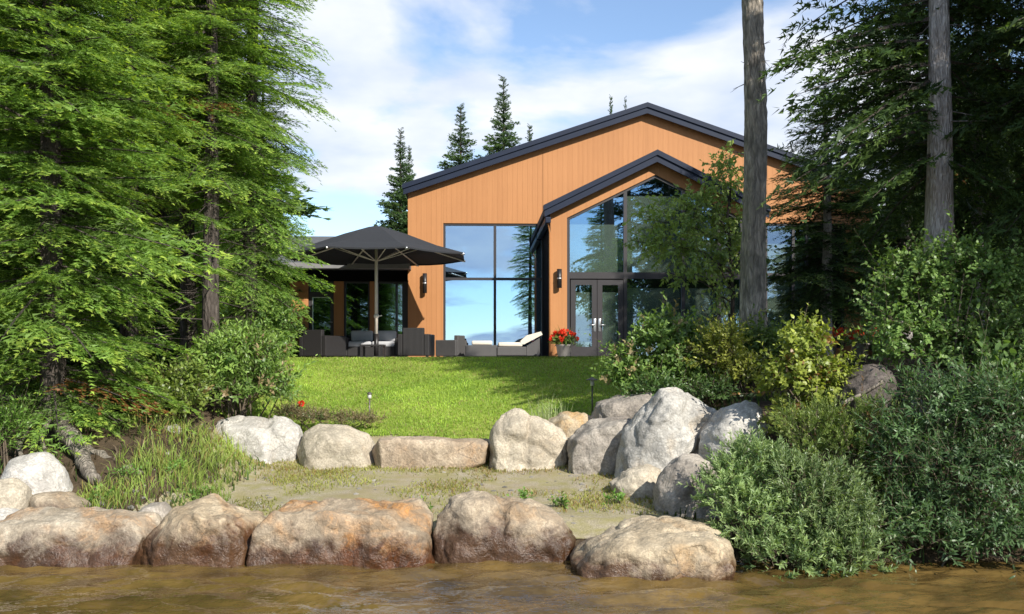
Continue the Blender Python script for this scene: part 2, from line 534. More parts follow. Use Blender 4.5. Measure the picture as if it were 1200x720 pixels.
def wave_z(X, Y):
    near = np.exp(-((np.hypot(X, Y - 8)) / 22) ** 2)
    rs = np.random.RandomState(5)
    Z = np.zeros_like(X)
    for k in range(22):
        lam = 0.17 + 0.50 * rs.rand() ** 1.4
        th = math.radians(90 + rs.normal(0, 27))
        kx, ky = 2 * math.pi / lam * math.cos(th), 2 * math.pi / lam * math.sin(th)
        ph = rs.rand() * 6.28
        env = 0.55 + 0.45 * np.sin(X * (0.5 + rs.rand()) + Y * (0.4 + rs.rand()) + rs.rand() * 6)
        Z += env * lam * 0.0165 * np.sin(kx * X + ky * Y + ph + 1.1 * np.sin(X * 1.3 + ph) + .6 * np.sin(X * 3.1 + Y * 1.1 + 2 * ph))
    return Z * near


water = grid_sheet('lake_water', span((-600, -30, 10), (-30, -6, 30), (-6, 6, 340), (6, 30, 30), (30, 600, 10)),
                   span((-900, -30, 14), (-30, 4.5, 30), (4.5, 10.6, 205), (10.6, 14, 6)), wave_z, mat=water_mat())
tag(water, kind='structure')

# ------------------------------------------------------------------ stones
def rock(name, label, outlines, Y, mat, seed=0, thick=None, grow=1.05, vox=0.028, amp=0.036, group=None, sink=0.25, smooth_it=1, front=0.62, cuts=7, planes=()):
    """A stone from the outline it shows: layers of that outline, wider in the middle, hulled into a solid, then weathered."""
    rs = random.Random(seed)
    bm = bmesh.new()
    allp = []
    for ol in outlines:
        pts = [px(u, v, Y) for u, v in ol]
        c = sum(pts, Vector()) / len(pts)
        zmin = min(p.z for p in pts)
        c.z = c.z * 0.55 + zmin * 0.45
        w = max(p.x for p in pts) - min(p.x for p in pts)
        d = (thick or 0.85) * w
        part = bmesh.new()
        for t, s in ((-0.5, front), (-0.36, 0.5 * front + 0.45), (0.0, 1.0), (0.30, 0.93), (0.5, 0.62)):
            for p in pts:
                q = c + Vector(((p.x - c.x) * grow, 0, p.z - c.z)) * (s * (1 + rs.uniform(-0.05, 0.05) * (t != 0)))
                if p.z < c.z: q.z = p.z - sink
                part.verts.new((q.x + rs.uniform(-.01, .01) * w, Y + t * d + rs.uniform(-0.05, 0.05) * d, q.z))
        r = bmesh.ops.convex_hull(part, input=part.verts[:])
        bmesh.ops.delete(part, geom=[g for g in set(r['geom_interior']) | set(r['geom_unused']) if isinstance(g, bmesh.types.BMVert)], context='VERTS')
        for _k in range(cuts):
            dv = Vector((rs.uniform(-1, 1), rs.uniform(-1, .5), rs.uniform(-.15, .9))).normalized()
            sup = max((v.co - c).dot(dv) for v in part.verts)
            bmesh.ops.bisect_plane(part, geom=part.verts[:] + part.edges[:] + part.faces[:], plane_co=c + dv * sup * rs.uniform(.84, .95), plane_no=dv, clear_outer=True)
            bmesh.ops.holes_fill(part, edges=[e for e in part.edges if e.is_boundary])
        for pn, fr_ in planes:
            dv = Vector(pn).normalized()
            sup = max((v.co - c).dot(dv) for v in part.verts)
            bmesh.ops.bisect_plane(part, geom=part.verts[:] + part.edges[:] + part.faces[:], plane_co=c + dv * sup * fr_, plane_no=dv, clear_outer=True)
            bmesh.ops.holes_fill(part, edges=[e for e in part.edges if e.is_boundary])
        tmp = bpy.data.meshes.new('tmp'); part.to_mesh(tmp); part.free()
        bm.from_mesh(tmp); bpy.data.meshes.remove(tmp)
        allp.append((c, w))
    me0 = bpy.data.meshes.new('tmp'); bm.to_mesh(me0); bm.free()
    t_o = bpy.data.objects.new('tmp', me0); COL.objects.link(t_o)
    md = t_o.modifiers.new('r', 'REMESH'); md.mode = 'VOXEL'; md.voxel_size = vox
    ms = t_o.modifiers.new('s', 'SMOOTH'); ms.factor = 0.5; ms.iterations = smooth_it
    dg = bpy.context.evaluated_depsgraph_get(); dg.update()
    me = bpy.data.meshes.new_from_object(t_o.evaluated_get(dg))
    bpy.data.objects.remove(t_o); bpy.data.meshes.remove(me0)
    n = len(me.vertices)
    co = np.empty(n * 3, np.float32); me.vertices.foreach_get('co', co); co = co.reshape(-1, 3)
    no = np.empty(n * 3, np.float32); me.vertices.foreach_get('normal', no); no = no.reshape(-1, 3)
    o3 = Vector((seed * 7.3, seed * 3.1, seed * 1.7))
    dsp = np.empty(n, np.float32)
    for i in range(n):
        v = Vector(co[i]) + o3
        f1 = noise.fractal(v * 2.3, 0.9, 2.1, 4)
        f2 = noise.noise(v * 6.5)
        f2 += 0.45 * noise.noise(v * 15.0) + 0.3 * noise.noise(v * 29.0)
        f3 = 1 - abs(noise.noise(v * 3.7 + Vector((9, 2, 5)))) * 7
        dsp[i] = f1 * amp * 1.2 + f2 * amp * 0.45 - max(0, f3) * amp * 0.55
    co = co + no * dsp[:, None]
    base = allp[0][0]
    org = Vector((base.x, Y, min(co[:, 2])))
    co = co - np.array(org)
    me.vertices.foreach_set('co', np.ascontiguousarray(co, dtype=np.float32).ravel())
    me.name = name
    me.materials.clear(); me.materials.append(mat)
    for p in me.polygons: p.use_smooth = True
    me.update()
    o = link(name, me, loc=org)
    tag(o, label, 'rock', group)
    return o


RM = {
    'rust': rock_mat('rust_granite', (0.26, 0.21, 0.15), (0.50, 0.43, 0.33), (0.42, 0.22, 0.085), 0.55, wet=0.17),
    'tan': rock_mat('tan_granite', (0.30, 0.225, 0.14), (0.56, 0.46, 0.32), (0.40, 0.215, 0.085), 0.48, wet=0.30),
    'orange': rock_mat('orange_granite', (0.25, 0.195, 0.13), (0.46, 0.37, 0.265), (0.52, 0.24, 0.065), 0.66, wet=0.18),
    'brown': rock_mat('brown_granite', (0.23, 0.18, 0.125), (0.46, 0.375, 0.27), (0.32, 0.185, 0.08), 0.45, wet=0.26),
    'pale_tan': rock_mat('pale_tan_granite', (0.34, 0.265, 0.17), (0.60, 0.50, 0.355), (0.44, 0.26, 0.11), 0.35, wet=0.10),
    'step': rock_mat('step_granite', (0.30, 0.225, 0.155), (0.54, 0.44, 0.325), (0.42, 0.27, 0.15), 0.45),
    'white': rock_mat('white_granite', (0.36, 0.335, 0.30), (0.62, 0.585, 0.53), (0.50, 0.42, 0.33), 0.15, dark=(0.16, 0.15, 0.14)),
    'cream': rock_mat('cream_granite', (0.36, 0.31, 0.235), (0.58, 0.505, 0.39), (0.52, 0.42, 0.30), 0.3, dark=(0.26, 0.22, 0.17)),
    'grey': rock_mat('grey_granite', (0.22, 0.19, 0.16), (0.46, 0.41, 0.345), (0.30, 0.25, 0.20), 0.3),
    'pale': rock_mat('pale_blue_granite', (0.33, 0.315, 0.285), (0.58, 0.55, 0.495), (0.56, 0.42, 0.26), 0.32, dark=(0.18, 0.17, 0.16)),
    'ochre': rock_mat('ochre_granite', (0.42, 0.33, 0.22), (0.66, 0.56, 0.40), (0.46, 0.25, 0.06), 0.75),
    'mulch': rock_mat('dark_slate', (0.06, 0.05, 0.045), (0.15, 0.125, 0.11), (0.09, 0.07, 0.055), 0.4),
}
SHORE = 'large stones along the waterline'
WALL = 'boulders edging the lawn'
rock('shore_stone', 'long rust and grey shore stone at the water, leftmost of the front row', [[(-14, 640), (-4, 618), (14, 600), (45, 596), (140, 597), (178, 602), (187, 614), (165, 640), (156, 668), (60, 672), (-14, 672)]], 9.55, RM['rust'], 1, 0.55, group=SHORE, front=0.9, cuts=3, vox=.026, planes=(((0, -.25, 1), .90), ((.1, -1, .35), .80)))
rock('shore_stone', 'pointed tan shore stone with a purple wet foot, second from left at the water', [[(168, 642), (186, 612), (212, 590), (243, 583), (276, 598), (308, 610), (313, 626), (302, 660), (240, 668), (172, 664)]], 9.55, RM['tan'], 2, 0.75, group=SHORE, front=0.85, vox=.026, planes=(((-.5, -.6, .7), .86), ((.75, -.5, .6), .84)))
rock('shore_stone', 'flat-topped shore stone with a bright orange patch beside the pointed tan stone', [[(302, 660), (306, 622), (334, 592), (350, 589), (420, 587), (490, 588), (503, 604), (506, 650), (486, 664), (350, 670)]], 9.6, RM['orange'], 3, 0.6, group=SHORE, front=0.95, cuts=2, vox=.026, planes=(((0, -.12, 1), .90), ((-.05, -1, .18), .84)))
rock('shore_stone', 'two-humped brown shore stone with a wet shiny face at middle of the waterline', [[(508, 642), (512, 602), (533, 582), (560, 577), (592, 588), (625, 662), (520, 664)], [(560, 600), (600, 584), (620, 584), (648, 598), (673, 630), (662, 652), (600, 664), (580, 640)]], 9.6, RM['brown'], 4, 0.75, group=SHORE, front=0.88, vox=.026, planes=(((.3, -.9, .5), .82), ((-.5, -.8, .3), .84)))
rock('shore_stone', 'low sloping tan shore stone beside the grey-green shrub at the water', [[(672, 656), (700, 632), (745, 611), (800, 606), (842, 614), (852, 650), (836, 678), (760, 684), (690, 676)]], 9.1, RM['pale_tan'], 5, 0.8, group=SHORE, front=0.88, cuts=4, vox=.026, planes=(((-.1, -.35, 1), .84),))
rock('boulder', 'white knobbly boulder behind the grass tuft, left end of the lawn edge', [[(250, 500), (254, 491), (275, 488), (305, 490), (330, 502), (338, 540), (305, 549), (285, 540), (256, 520)], [(310, 497), (322, 486), (340, 488), (357, 501), (353, 530), (335, 546), (312, 540)]], 13.5, RM['white'], 6, 0.7, group=WALL)
rock('boulder', 'smooth cream rounded boulder between the white knobbly boulder and the flat slab', [[(348, 535), (357, 506), (375, 497), (405, 498), (430, 508), (447, 526), (448, 548), (400, 552), (352, 548)]], 13.4, RM['cream'], 7, 0.7, group=WALL, amp=0.018)
rock('boulder', 'flat rectangular slab lying at the lawn edge like a bench', [[(438, 530), (448, 513), (470, 511), (572, 514), (580, 520), (577, 536), (540, 543), (470, 547), (446, 544)]], 13.3, RM['step'], 8, 0.4, group=WALL, front=0.92, amp=0.018, sink=0.1, cuts=2)
rock('boulder', 'tall cream heart-shaped boulder at right end of the flat slab', [[(573, 537), (575, 503), (588, 482), (603, 476), (620, 482), (630, 545), (590, 547)], [(610, 490), (630, 488), (650, 492), (667, 512), (666, 536), (640, 547), (610, 545)]], 13.1, RM['cream'], 9, 0.75, group=WALL)
rock('boulder', 'dark grey flat-backed boulder below the bushes, behind the sloping grey block', [[(686, 488), (700, 471), (730, 461), (768, 458), (775, 482), (735, 494), (700, 494)]], 13.6, RM['grey'], 10, 0.8, group=WALL)
rock('boulder', 'sloping grey block with a shaded front, right of the heart-shaped boulder', [[(661, 532), (668, 511), (690, 493), (735, 487), (757, 500), (745, 540), (700, 552), (664, 547)]], 12.9, RM['grey'], 11, 0.8, group=WALL, front=0.8)
rock('boulder', 'small ochre boulder tucked behind the heart-shaped boulder', [[(638, 494), (652, 484), (680, 482), (697, 491), (692, 508), (665, 513), (645, 506)]], 13.7, RM['ochre'], 12, 0.8, group=WALL)
rock('boulder', 'largest pale angular boulder with a peaked top, below the yellow-green bush', [[(717, 550), (733, 503), (758, 472), (774, 454), (790, 454), (815, 468), (820, 520), (780, 536), (745, 552)], [(790, 470), (820, 470), (840, 484), (835, 505), (805, 532), (780, 530)]], 12.3, RM['pale'], 13, 0.75, group=WALL, front=0.7)
rock('boulder', 'pale round boulder with an ochre broken face, rightmost above the shrub', [[(817, 518), (828, 492), (850, 475), (872, 470), (895, 480), (904, 496), (897, 522), (860, 540), (825, 536)]], 11.9, RM['pale'], 14, 0.85, group=WALL)
rock('boulder', 'tall grey boulder with dark spots partly behind the grey-green shrub', [[(764, 606), (768, 560), (788, 536), (815, 528), (838, 542), (855, 580), (858, 612), (800, 616)]], 10.6, RM['grey'], 15, 0.8, group=WALL)
rock('boulder', 'small flat pinkish stone below the peaked boulder', [[(714, 566), (733, 549), (760, 544), (774, 555), (768, 574), (735, 580)]], 11.4, RM['cream'], 16, 0.8, group=WALL, vox=0.03)
BANK = 'stones stacked on the left bank'
rock('bank_stone', 'white rounded bank stone beside the grass tuft, topmost of the left pile', [[(4, 560), (12, 540), (30, 530), (48, 529), (70, 545), (83, 570), (72, 582), (40, 580), (10, 576)]], 10.7, RM['white'], 17, 0.8, group=BANK, vox=0.03, amp=0.02)
rock('bank_stone', 'cream bank stone cut by the photo edge under the white one', [[(-20, 590), (-14, 564), (14, 561), (37, 575), (27, 592), (0, 600)]], 10.25, RM['cream'], 18, 0.8, group=BANK, vox=0.03, amp=0.02)
rock('bank_stone', 'pale low bank stone above the end of the long rust stone', [[(-20, 628), (-14, 599), (8, 596), (26, 603), (18, 620)]], 10.0, RM['white'], 19, 0.8, group=BANK, vox=0.03, amp=0.02)
rock('bank_stone', 'flat brown bank stone under the white rounded one', [[(28, 600), (40, 577), (75, 577), (97, 590), (90, 602)]], 10.35, RM['brown'], 20, 0.8, group=BANK, vox=0.03, amp=0.02)
rock('bank_stone', 'small grey bank stone in the gap behind the pointed tan stone', [[(158, 602), (172, 590), (192, 588), (202, 600), (185, 608)]], 10.0, RM['grey'], 21, 0.8, group=BANK, vox=0.025, amp=0.015)
rock('bank_stone', 'pale bank stone half hidden by shrubs behind the tall grass', [[(176, 512), (186, 499), (205, 496), (218, 506), (210, 516)]], 12.6, RM['white'], 22, 0.8, group=BANK, vox=0.03)
rock('mulch_rock', 'dark brown rock slab leaning among the shrubs at right', [[(972, 470), (984, 441), (1012, 428), (1046, 432), (1052, 458), (1010, 478)]], 11.3, RM['mulch'], 23, 0.9)
# ------------------------------------------------------------------ house
def siding_mat(name, a, b_, width):
    m, nt, b, o = new_mat(name)
    t = N(nt, 'ShaderNodeTexCoord')
    sp = N(nt, 'ShaderNodeSeparateXYZ'); nt.links.new(t.outputs['Object'], sp.inputs[0])
    dv = N(nt, 'ShaderNodeMath', operation='DIVIDE'); dv.inputs[1].default_value = width
    nt.links.new(sp.outputs['X'], dv.inputs[0])
    fl = N(nt, 'ShaderNodeMath', operation='FLOOR'); nt.links.new(dv.outputs[0], fl.inputs[0])
    wn_ = N(nt, 'ShaderNodeTexWhiteNoise'); wn_.noise_dimensions = '1D'; nt.links.new(fl.outputs[0], wn_.inputs['W'])
    mpv = N(nt, 'ShaderNodeMapping'); mpv.inputs['Scale'].default_value = (22, 22, 0.9)
    nt.links.new(t.outputs['Object'], mpv.inputs['Vector'])
    n1 = noise_tex(nt, 1.0, 7, 0.6, mpv.outputs[0], 0.4)
    n2 = noise_tex(nt, 0.5, 4, 0.6, t.outputs['Object'])
    ad = N(nt, 'ShaderNodeMath', operation='MULTIPLY_ADD'); ad.inputs[1].default_value = 0.22
    nt.links.new(wn_.outputs['Value'], ad.inputs[0])
    ml = N(nt, 'ShaderNodeMath', operation='MULTIPLY'); ml.inputs[1].default_value = 0.75; nt.links.new(n1, ml.inputs[0])
    nt.links.new(ml.outputs[0], ad.inputs[2])
    c = ramp(nt, ad.outputs[0], [(0.0, a), (1.0, b_)])
    c = mixc(nt, 0.35, c, ramp(nt, n2, [(0.35, (0.8, 0.78, 0.75)), (0.65, (1.05, 1.05, 1.05))]), 'MULTIPLY')
    nt.links.new(c, b.inputs['Base Color']); b.inputs['Roughness'].default_value = 0.62
    b.inputs['Specular IOR Level'].default_value = 0.3
    bump(nt, b, n1, 0.25, 0.01)
    return m


def glass_mat(name, refl, tint):
    m, nt, b, o = new_mat(name)
    nt.nodes.remove(b)
    gl = N(nt, 'ShaderNodeBsdfGlossy'); gl.inputs['Roughness'].default_value = 0.0; gl.inputs['Color'].default_value = (0.52, 0.74, 1.0, 1)
    tr = N(nt, 'ShaderNodeBsdfTransparent'); tr.inputs['Color'].default_value = (*tint, 1)
    ms = N(nt, 'ShaderNodeMixShader'); ms.inputs['Fac'].default_value = refl
    nt.links.new(tr.outputs[0], ms.inputs[1]); nt.links.new(gl.outputs[0], ms.inputs[2])
    nt.links.new(ms.outputs[0], o.inputs['Surface'])
    return m


M['siding'] = siding_mat('cedar_siding', (0.335, 0.145, 0.052), (0.43, 0.198, 0.076), 0.14)
M['trim'] = siding_mat('cedar_trim', (0.345, 0.150, 0.054), (0.43, 0.198, 0.076), 0.30)
M['roof'] = plain('charcoal_shingle', (0.085, 0.088, 0.095), 0.85, 0, 0.3, 9, 0.3)
M['fascia'] = plain('blue_black_metal', (0.008, 0.0140, 0.032), 0.5, 0.0, 0.12, 3, spec=0.25)
M['frame'] = plain('dark_window_frame', (0.022, 0.019, 0.021), 0.5, 0.0, 0.1, 4)
M['gutter'] = plain('grey_gutter', (0.17, 0.165, 0.165), 0.55, 0.0, 0.1, 4)
M['dark'] = plain('near_black_wall', (0.005, 0.005, 0.005), 0.9, 0.0, 0.2, 3, spec=0.1)  # near black: the gable side walls have their shade put into this colour
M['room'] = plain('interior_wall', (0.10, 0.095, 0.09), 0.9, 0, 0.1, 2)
M['shade'] = plain('woven_shade', (0.42, 0.48, 0.44), 0.95, 0, 0.06, 20)
M['glass'] = glass_mat('coated_glass', 0.60, (0.55, 0.62, 0.58))
M['glass_dim'] = glass_mat('wing_glass', 0.22, (0.40, 0.44, 0.42))
M['glass_door'] = glass_mat('gable_glass', 0.30, (0.78, 0.81, 0.76))
M['steel'] = plain('brushed_steel', (0.62, 0.62, 0.62), 0.3, 0.9, 0.05, 20)
M['stone_base'] = plain('grey_base_stone', (0.30, 0.275, 0.245), 0.9, 0, 0.2, 6, 0.3)

P0 = nrm * HD
house = empty('lake_house', (P0.x, P0.y, PATIO_Z), HROT)
tag(house, 'orange cedar clad lake house with a glazed gable entrance and dark roof', 'house')


def L(u, v, dy):
    r = Vector(((u - U0) / F, 1, 0))
    t = (HD + dy) / r.dot(nrm)
    return (t * r.dot(ex), EYE - (v - V0) / F * t - PATIO_Z)


def LX(u, dy): return L(u, V0, dy)[0]
def LZ(v, dy, u=600): return L(u, v, dy)[1]


def boards(name, x0, x1, top, bot, holes, y, mat, parent, breaks=(), wdt=0.14):
    """Upright boards, each a solid of its own with a recessed joint, cut round the openings."""
    b = MB()
    xs = set(np.round(np.arange(math.ceil(x0 / wdt) * wdt, x1, wdt), 4)) | {x0, x1} | set(breaks)
    for h in holes: xs |= {h[0], h[1]}
    xs = sorted(x for x in xs if x0 <= x <= x1)
    rs = random.Random(3)
    for a, c in zip(xs, xs[1:]):
        if c - a < 0.012: continue
        m = 0.5 * (a + c)
        segs = [(bot(a), bot(c), top(a), top(c))]
        for hx0, hx1, zl, zh in holes:
            if hx0 < m < hx1:
                new = []
                for s in segs:
                    if zl(m) > 0.5 * (s[0] + s[1]) + 0.02: new.append((s[0], s[1], zl(a), zl(c)))
                    if zh(m) < 0.5 * (s[2] + s[3]) - 0.02: new.append((zh(a), zh(c), s[2], s[3]))
                segs = new
        g = 0.0012
        yo = rs.uniform(-0.0012, 0.0012)
        for s in segs:
            b.prism([(a + g, s[0]), (c - g, s[1]), (c - g, s[3]), (a + g, s[2])], y - 0.022 + yo, y)
    # backing behind the joints
    for a, c in zip(xs, xs[1:]):
        m = 0.5 * (a + c)
        segs = [(bot(a), bot(c), top(a), top(c))]
        for hx0, hx1, zl, zh in holes:
            if hx0 < m < hx1:
                new = []
                for s in segs:
                    if zl(m) > 0.5 * (s[0] + s[1]) + 0.02: new.append((s[0], s[1], zl(a), zl(c)))
                    if zh(m) < 0.5 * (s[2] + s[3]) - 0.02: new.append((zh(a), zh(c), s[2], s[3]))
                segs = new
        for s in segs:
            b.prism([(a, s[0]), (c, s[1]), (c, s[3]), (a, s[2])], y + 0.001, y + 0.14)
    o = b.build(name, mat, parent)
    tag(o, kind='stuff')
    return o


def K(v): return lambda x: v


def window(x0, x1, z0, ztop, y, verts, rails, glass, parent, fw=0.06, shade=None, name='window', depth=0.10):
    """A framed window: frame, mullions and rails as one part, each pane and shade a sub-part. ztop is a function of x."""
    b = MB()
    xs = [x0] + sorted(verts) + [x1]
    bx_ = lambda a, c: b.box((a[0], y - 0.03, a[1]), (c[0], y - 0.03 + depth, c[1]))
    peak = [v for v in verts if abs(ztop(v) - max(ztop(q) for q in (x0, x1, *verts))) < 1e-6]
    brk = sorted({x0, x1, GPX} if not callable_flat(ztop, x0, x1) else {x0, x1})
    for a, c in zip(brk, brk[1:]):
        b.prism([(a, ztop(a) - fw), (c, ztop(c) - fw), (c, ztop(c)), (a, ztop(a))], y - 0.03, y - 0.03 + depth)
    bx_((x0, z0), (x1, z0 + fw))
    for k, x in enumerate((x0, x1 - fw)):
        xx = x if k == 0 else x1
        b.prism([(x, z0 + fw), (x + fw, z0 + fw), (x + fw, ztop(x + fw) - fw), (x, ztop(x) - fw)], y - 0.028, y - 0.032 + depth)
    for x in verts:
        h = fw * 0.62
        b.prism([(x - h, z0 + fw), (x + h, z0 + fw), (x + h, ztop(x + h) - fw), (x, ztop(x) - fw * 0.999), (x - h, ztop(x - h) - fw)], y - 0.026, y - 0.034 + depth)
    for z, a, c, th in rails:
        b.box((a, y - 0.024, z - th / 2), (c, y - 0.036 + depth, z + th / 2))
    fr = b.build(name, M['frame'], parent)
    zs_all = sorted({r[0] for r in rails})
    for a, c in zip(xs, xs[1:]):
        zs = [z0] + [z for z in zs_all if any(r[0] == z and r[1] <= a + .05 and r[2] >= c - .05 for r in rails)] + [None]
        for p, q in zip(zs, zs[1:]):
            g = MB()
            lo = p + 0.02
            cuts = [a + 0.02] + ([GPX] if (a < GPX < c and q is None and not callable_flat(ztop, x0, x1)) else []) + [c - 0.02]
            poly = [(a + 0.02, lo), (c - 0.02, lo)]
            if q is None:
                poly += [(x, ztop(x) - 0.02) for x in reversed(cuts)]
            else:
                poly += [(c - 0.02, q - 0.02), (a + 0.02, q - 0.02)]
            vs = [g.bm.verts.new((x, y + 0.02, z)) for x, z in poly]
            g.bm.faces.new(vs)
            vs2 = [g.bm.verts.new((x, y + 0.032, z)) for x, z in poly]
            g.bm.faces.new(vs2[::-1])
            for i in range(len(vs)):
                g.bm.faces.new((vs[i], vs2[i], vs2[(i + 1) % len(vs)], vs[(i + 1) % len(vs)]))
            g.build('pane', glass, fr)
            if shade:
                st = shade(0.5 * (a + c), q is None)
                if st:
                    zt = min(st, (ztop(a + .05) if q is None else q) - 0.05, (ztop(c - .05) if q is None else q) - 0.05) if q is not None else st
                    MB().box((a + 0.05, y + 0.17, lo), (c - 0.05, y + 0.175, zt)).build('roller_shade', M['shade'], fr)
    return fr


def callable_flat(f, a, c):
    return abs(f(a) - f(0.5 * (a + c))) < 1e-6 and abs(f(c) - f(0.5 * (a + c))) < 1e-6


# gable geometry
GD = -3.0
GPX = LX(768, GD)
GL = LX(645, GD); GR = 2 * GPX - GL
GSL = (LZ(183, GD, 768) - LZ(243, GD, 645)) / (GPX - GL)
gtop = lambda x: LZ(184, GD, 768) - abs(x - GPX) * GSL
# main facade
MPX = LX(757, 0)
ML, MR = LX(478, 0), LX(1022, 0)
MSL = (LZ(126, 0, 757) - LZ(219, 0, 478)) / (MPX - ML)
mtop = lambda x: LZ(128, 0, 757) - abs(x - MPX) * MSL
w1 = (LX(519.5, 0), LX(637, 0), K(0.02), K(LZ(262, 0, 560)))
w2 = (LX(897, 0), LX(990, 0), K(0.30), K(LZ(262, 0, 940)))
inside = (GL + 0.08, GR - 0.08, K(-0.5), lambda x: gtop(x) - 0.3)
boards('siding', ML, MR, mtop, K(-0.1), [w1, w2, (w1[1], w2[0], K(-0.1), lambda x: min(gtop(x) - 0.35, LZ(262, 0, 560)))], 0.0, M['siding'], house, breaks=(MPX, GL, GR))
# gable border and posts
g_glass_l, g_glass_r = LX(664.5, GD), 2 * GPX - LX(664.5, GD)
gg_top = lambda x: LZ(205, GD, 768) - abs(x - GPX) * GSL
gh = [(g_glass_l, g_glass_r, K(0.0), gg_top)]
boards('gable_siding', GL, GR, gtop, K(-0.1), gh, GD, M['trim'], house, breaks=(GPX,), wdt=0.30)
# side walls of the gable, their shade painted in as near black
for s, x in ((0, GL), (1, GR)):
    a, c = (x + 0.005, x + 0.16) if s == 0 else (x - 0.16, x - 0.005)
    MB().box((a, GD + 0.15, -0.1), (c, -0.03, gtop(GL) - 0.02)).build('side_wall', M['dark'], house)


def roof_part(pl, left, right, slope, ztop, y0, y1, th, parent, fas_h, name, lip=0.06):
    """Two pitched slabs with a stepped fascia along the front edge."""
    f = lambda x: ztop - abs(x - pl) * slope
    b = MB()
    for a, c in ((left, pl), (pl, right)):
        b.prism([(a, f(a) - th), (c, f(c) - th), (c, f(c)), (a, f(a))], y0 + 0.02, y1)
    r = b.build(name, M['roof'], parent)
    b = MB()
    for a, c in ((left - .02, pl), (pl, right + .02)):
        b.prism([(a, f(a) - fas_h), (c, f(c) - fas_h), (c, f(c) - 0.10), (a, f(a) - 0.10)], y0 - 0.02, y0 + 0.015)
    b.build('fascia', M['fascia'], r)
    b = MB()
    for a, c in ((left - .05, pl), (pl, right + .05)):
        b.prism([(a, f(a) - 0.105), (c, f(c) - 0.105), (c, f(c) + 0.025), (a, f(a) + 0.025)], y0 - lip, y0 + 0.10)
    b.build('drip_edge', M['fascia'], r)
    return r


roof_part(MPX, LX(473.5, -.22), LX(1032, -.22), MSL, LZ(121.5, -.22, 757), -0.22, 14.0, 0.18, house, 0.27, 'roof')
roof_part(GPX, LX(639, GD - .25), 2 * GPX - LX(639, GD - .25), GSL, LZ(177, GD - .25, 768), GD - 0.25, 0.0, 0.16, house, 0.27, 'gable_roof')
# gutter return at the left gable eave
ge = LX(640, GD - .4)
MB().box((ge - 0.02, GD - 0.38, gtop(GL) - 0.42), (ge + 0.12, -0.05, gtop(GL) - 0.27), 0.02).build('gable_gutter', M['fascia'], house)
MB().tube([(ge + 0.05, GD - 0.30, gtop(GL) - 0.42), (GL - 0.02, GD - 0.04, gtop(GL) - 0.62), (GL - 0.02, GD - 0.04, 0.02)], 0.022, 8).build('downpipe', M['trim'], house, True)

# rooms behind the glass: floor, back and side walls
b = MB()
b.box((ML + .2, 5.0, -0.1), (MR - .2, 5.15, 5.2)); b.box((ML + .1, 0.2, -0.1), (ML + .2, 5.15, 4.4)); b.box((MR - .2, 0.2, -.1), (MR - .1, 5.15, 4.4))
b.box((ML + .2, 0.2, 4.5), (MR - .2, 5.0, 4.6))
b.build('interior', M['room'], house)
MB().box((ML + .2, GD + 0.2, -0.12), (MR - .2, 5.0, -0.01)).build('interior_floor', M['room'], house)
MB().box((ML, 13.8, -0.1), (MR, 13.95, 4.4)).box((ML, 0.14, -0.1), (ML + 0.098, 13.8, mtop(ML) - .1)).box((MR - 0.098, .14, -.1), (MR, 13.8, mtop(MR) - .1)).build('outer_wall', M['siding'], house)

rz1 = LZ(327, 0, 580)
window(w1[0], w1[1], 0.02, w1[3], 0.04, [LX(580, 0)], [(rz1, w1[0], w1[1], 0.07)], M['glass'], house,
       shade=lambda x, up: (LZ(277, 0, 600) if up else rz1 - 0.04) if x > LX(580, 0) else None)
window(w2[0], w2[1], 0.30, w2[3], 0.04, [LX(930, 0), LX(946, 0)], [(LZ(322, 0, 930), w2[0], w2[1], 0.08)], M['glass_door'], house,
       shade=lambda x, up: (LZ(285, 0, 920) if up else LZ(328, 0, 920)) if x < LX(946, 0) else None)
trz = LZ(323, GD, 740)
gv = [LX(733, GD), LX(801, GD), LX(843, GD)]
window(g_glass_l, g_glass_r, 0.0, gg_top, GD + 0.05, gv, [(trz, g_glass_l, g_glass_r, 0.16)], M['glass_door'], house, fw=0.07,
       shade=lambda x, up: (min(gg_top(x - .75), gg_top(x + .75)) - 0.12 if up else trz - 0.30) if (up or x > gv[0]) else None, name='gable_window')
# the lower left bay is the pair of doors
for ob in list(bpy.data.objects):
    if ob.name.startswith('pane') and ob.parent and ob.parent.name.startswith('gable_window'):
        co = [v.co for v in ob.data.vertices]
        if max(c.x for c in co) < gv[0] and max(c.z for c in co) < trz:
            bpy.data.objects.remove(ob)
dl, dr, dm = LX(668.5, GD), LX(731, GD), LX(700, GD)
dz1 = LZ(328, GD, 700)
for k, (a, c) in enumerate(((dl + .01, dm - 0.006), (dm + 0.006, dr - .01))):
    b = MB()
    y0, y1 = GD + 0.035, GD + 0.085
    st = 0.125
    b.box((a, y0, 0.07), (a + st, y1, dz1)); b.box((c - st, y0, 0.07), (c, y1, dz1))
    b.box((a + st, y0 + .002, dz1 - 0.13), (c - st, y1 - .002, dz1)); b.box((a + st, y0 + .002, 0.07), (c - st, y1 - .002, 0.30))
    d = b.build('entrance_door', M['frame'], house)
    MB().box((a + st - .01, y0 + 0.018, 0.29), (c - st + .01, y0 + 0.03, dz1 - 0.12)).build('pane', M['glass_door'], d)
    MB().box((a + st, y1 + 0.03, 0.29), (c - st, y1 + 0.035, dz1 - 0.30)).build('roller_shade', M['shade'], d)
    hx = (c - 0.055) if k == 0 else (a + 0.055)
    zc = LZ(381, GD, 700)
    h = MB()
    h.box((hx - 0.03, y0 - 0.014, zc - 0.16), (hx + 0.03, y0 - 0.001, zc + 0.16), 0.004)
    h.tube([(hx, y0 - 0.01, zc), (hx, y0 - 0.06, zc), (hx + (-0.14 if k == 0 else 0.14), y0 - 0.06, zc)], 0.013, 8)
    h.build('handle', M['steel'], d, True)

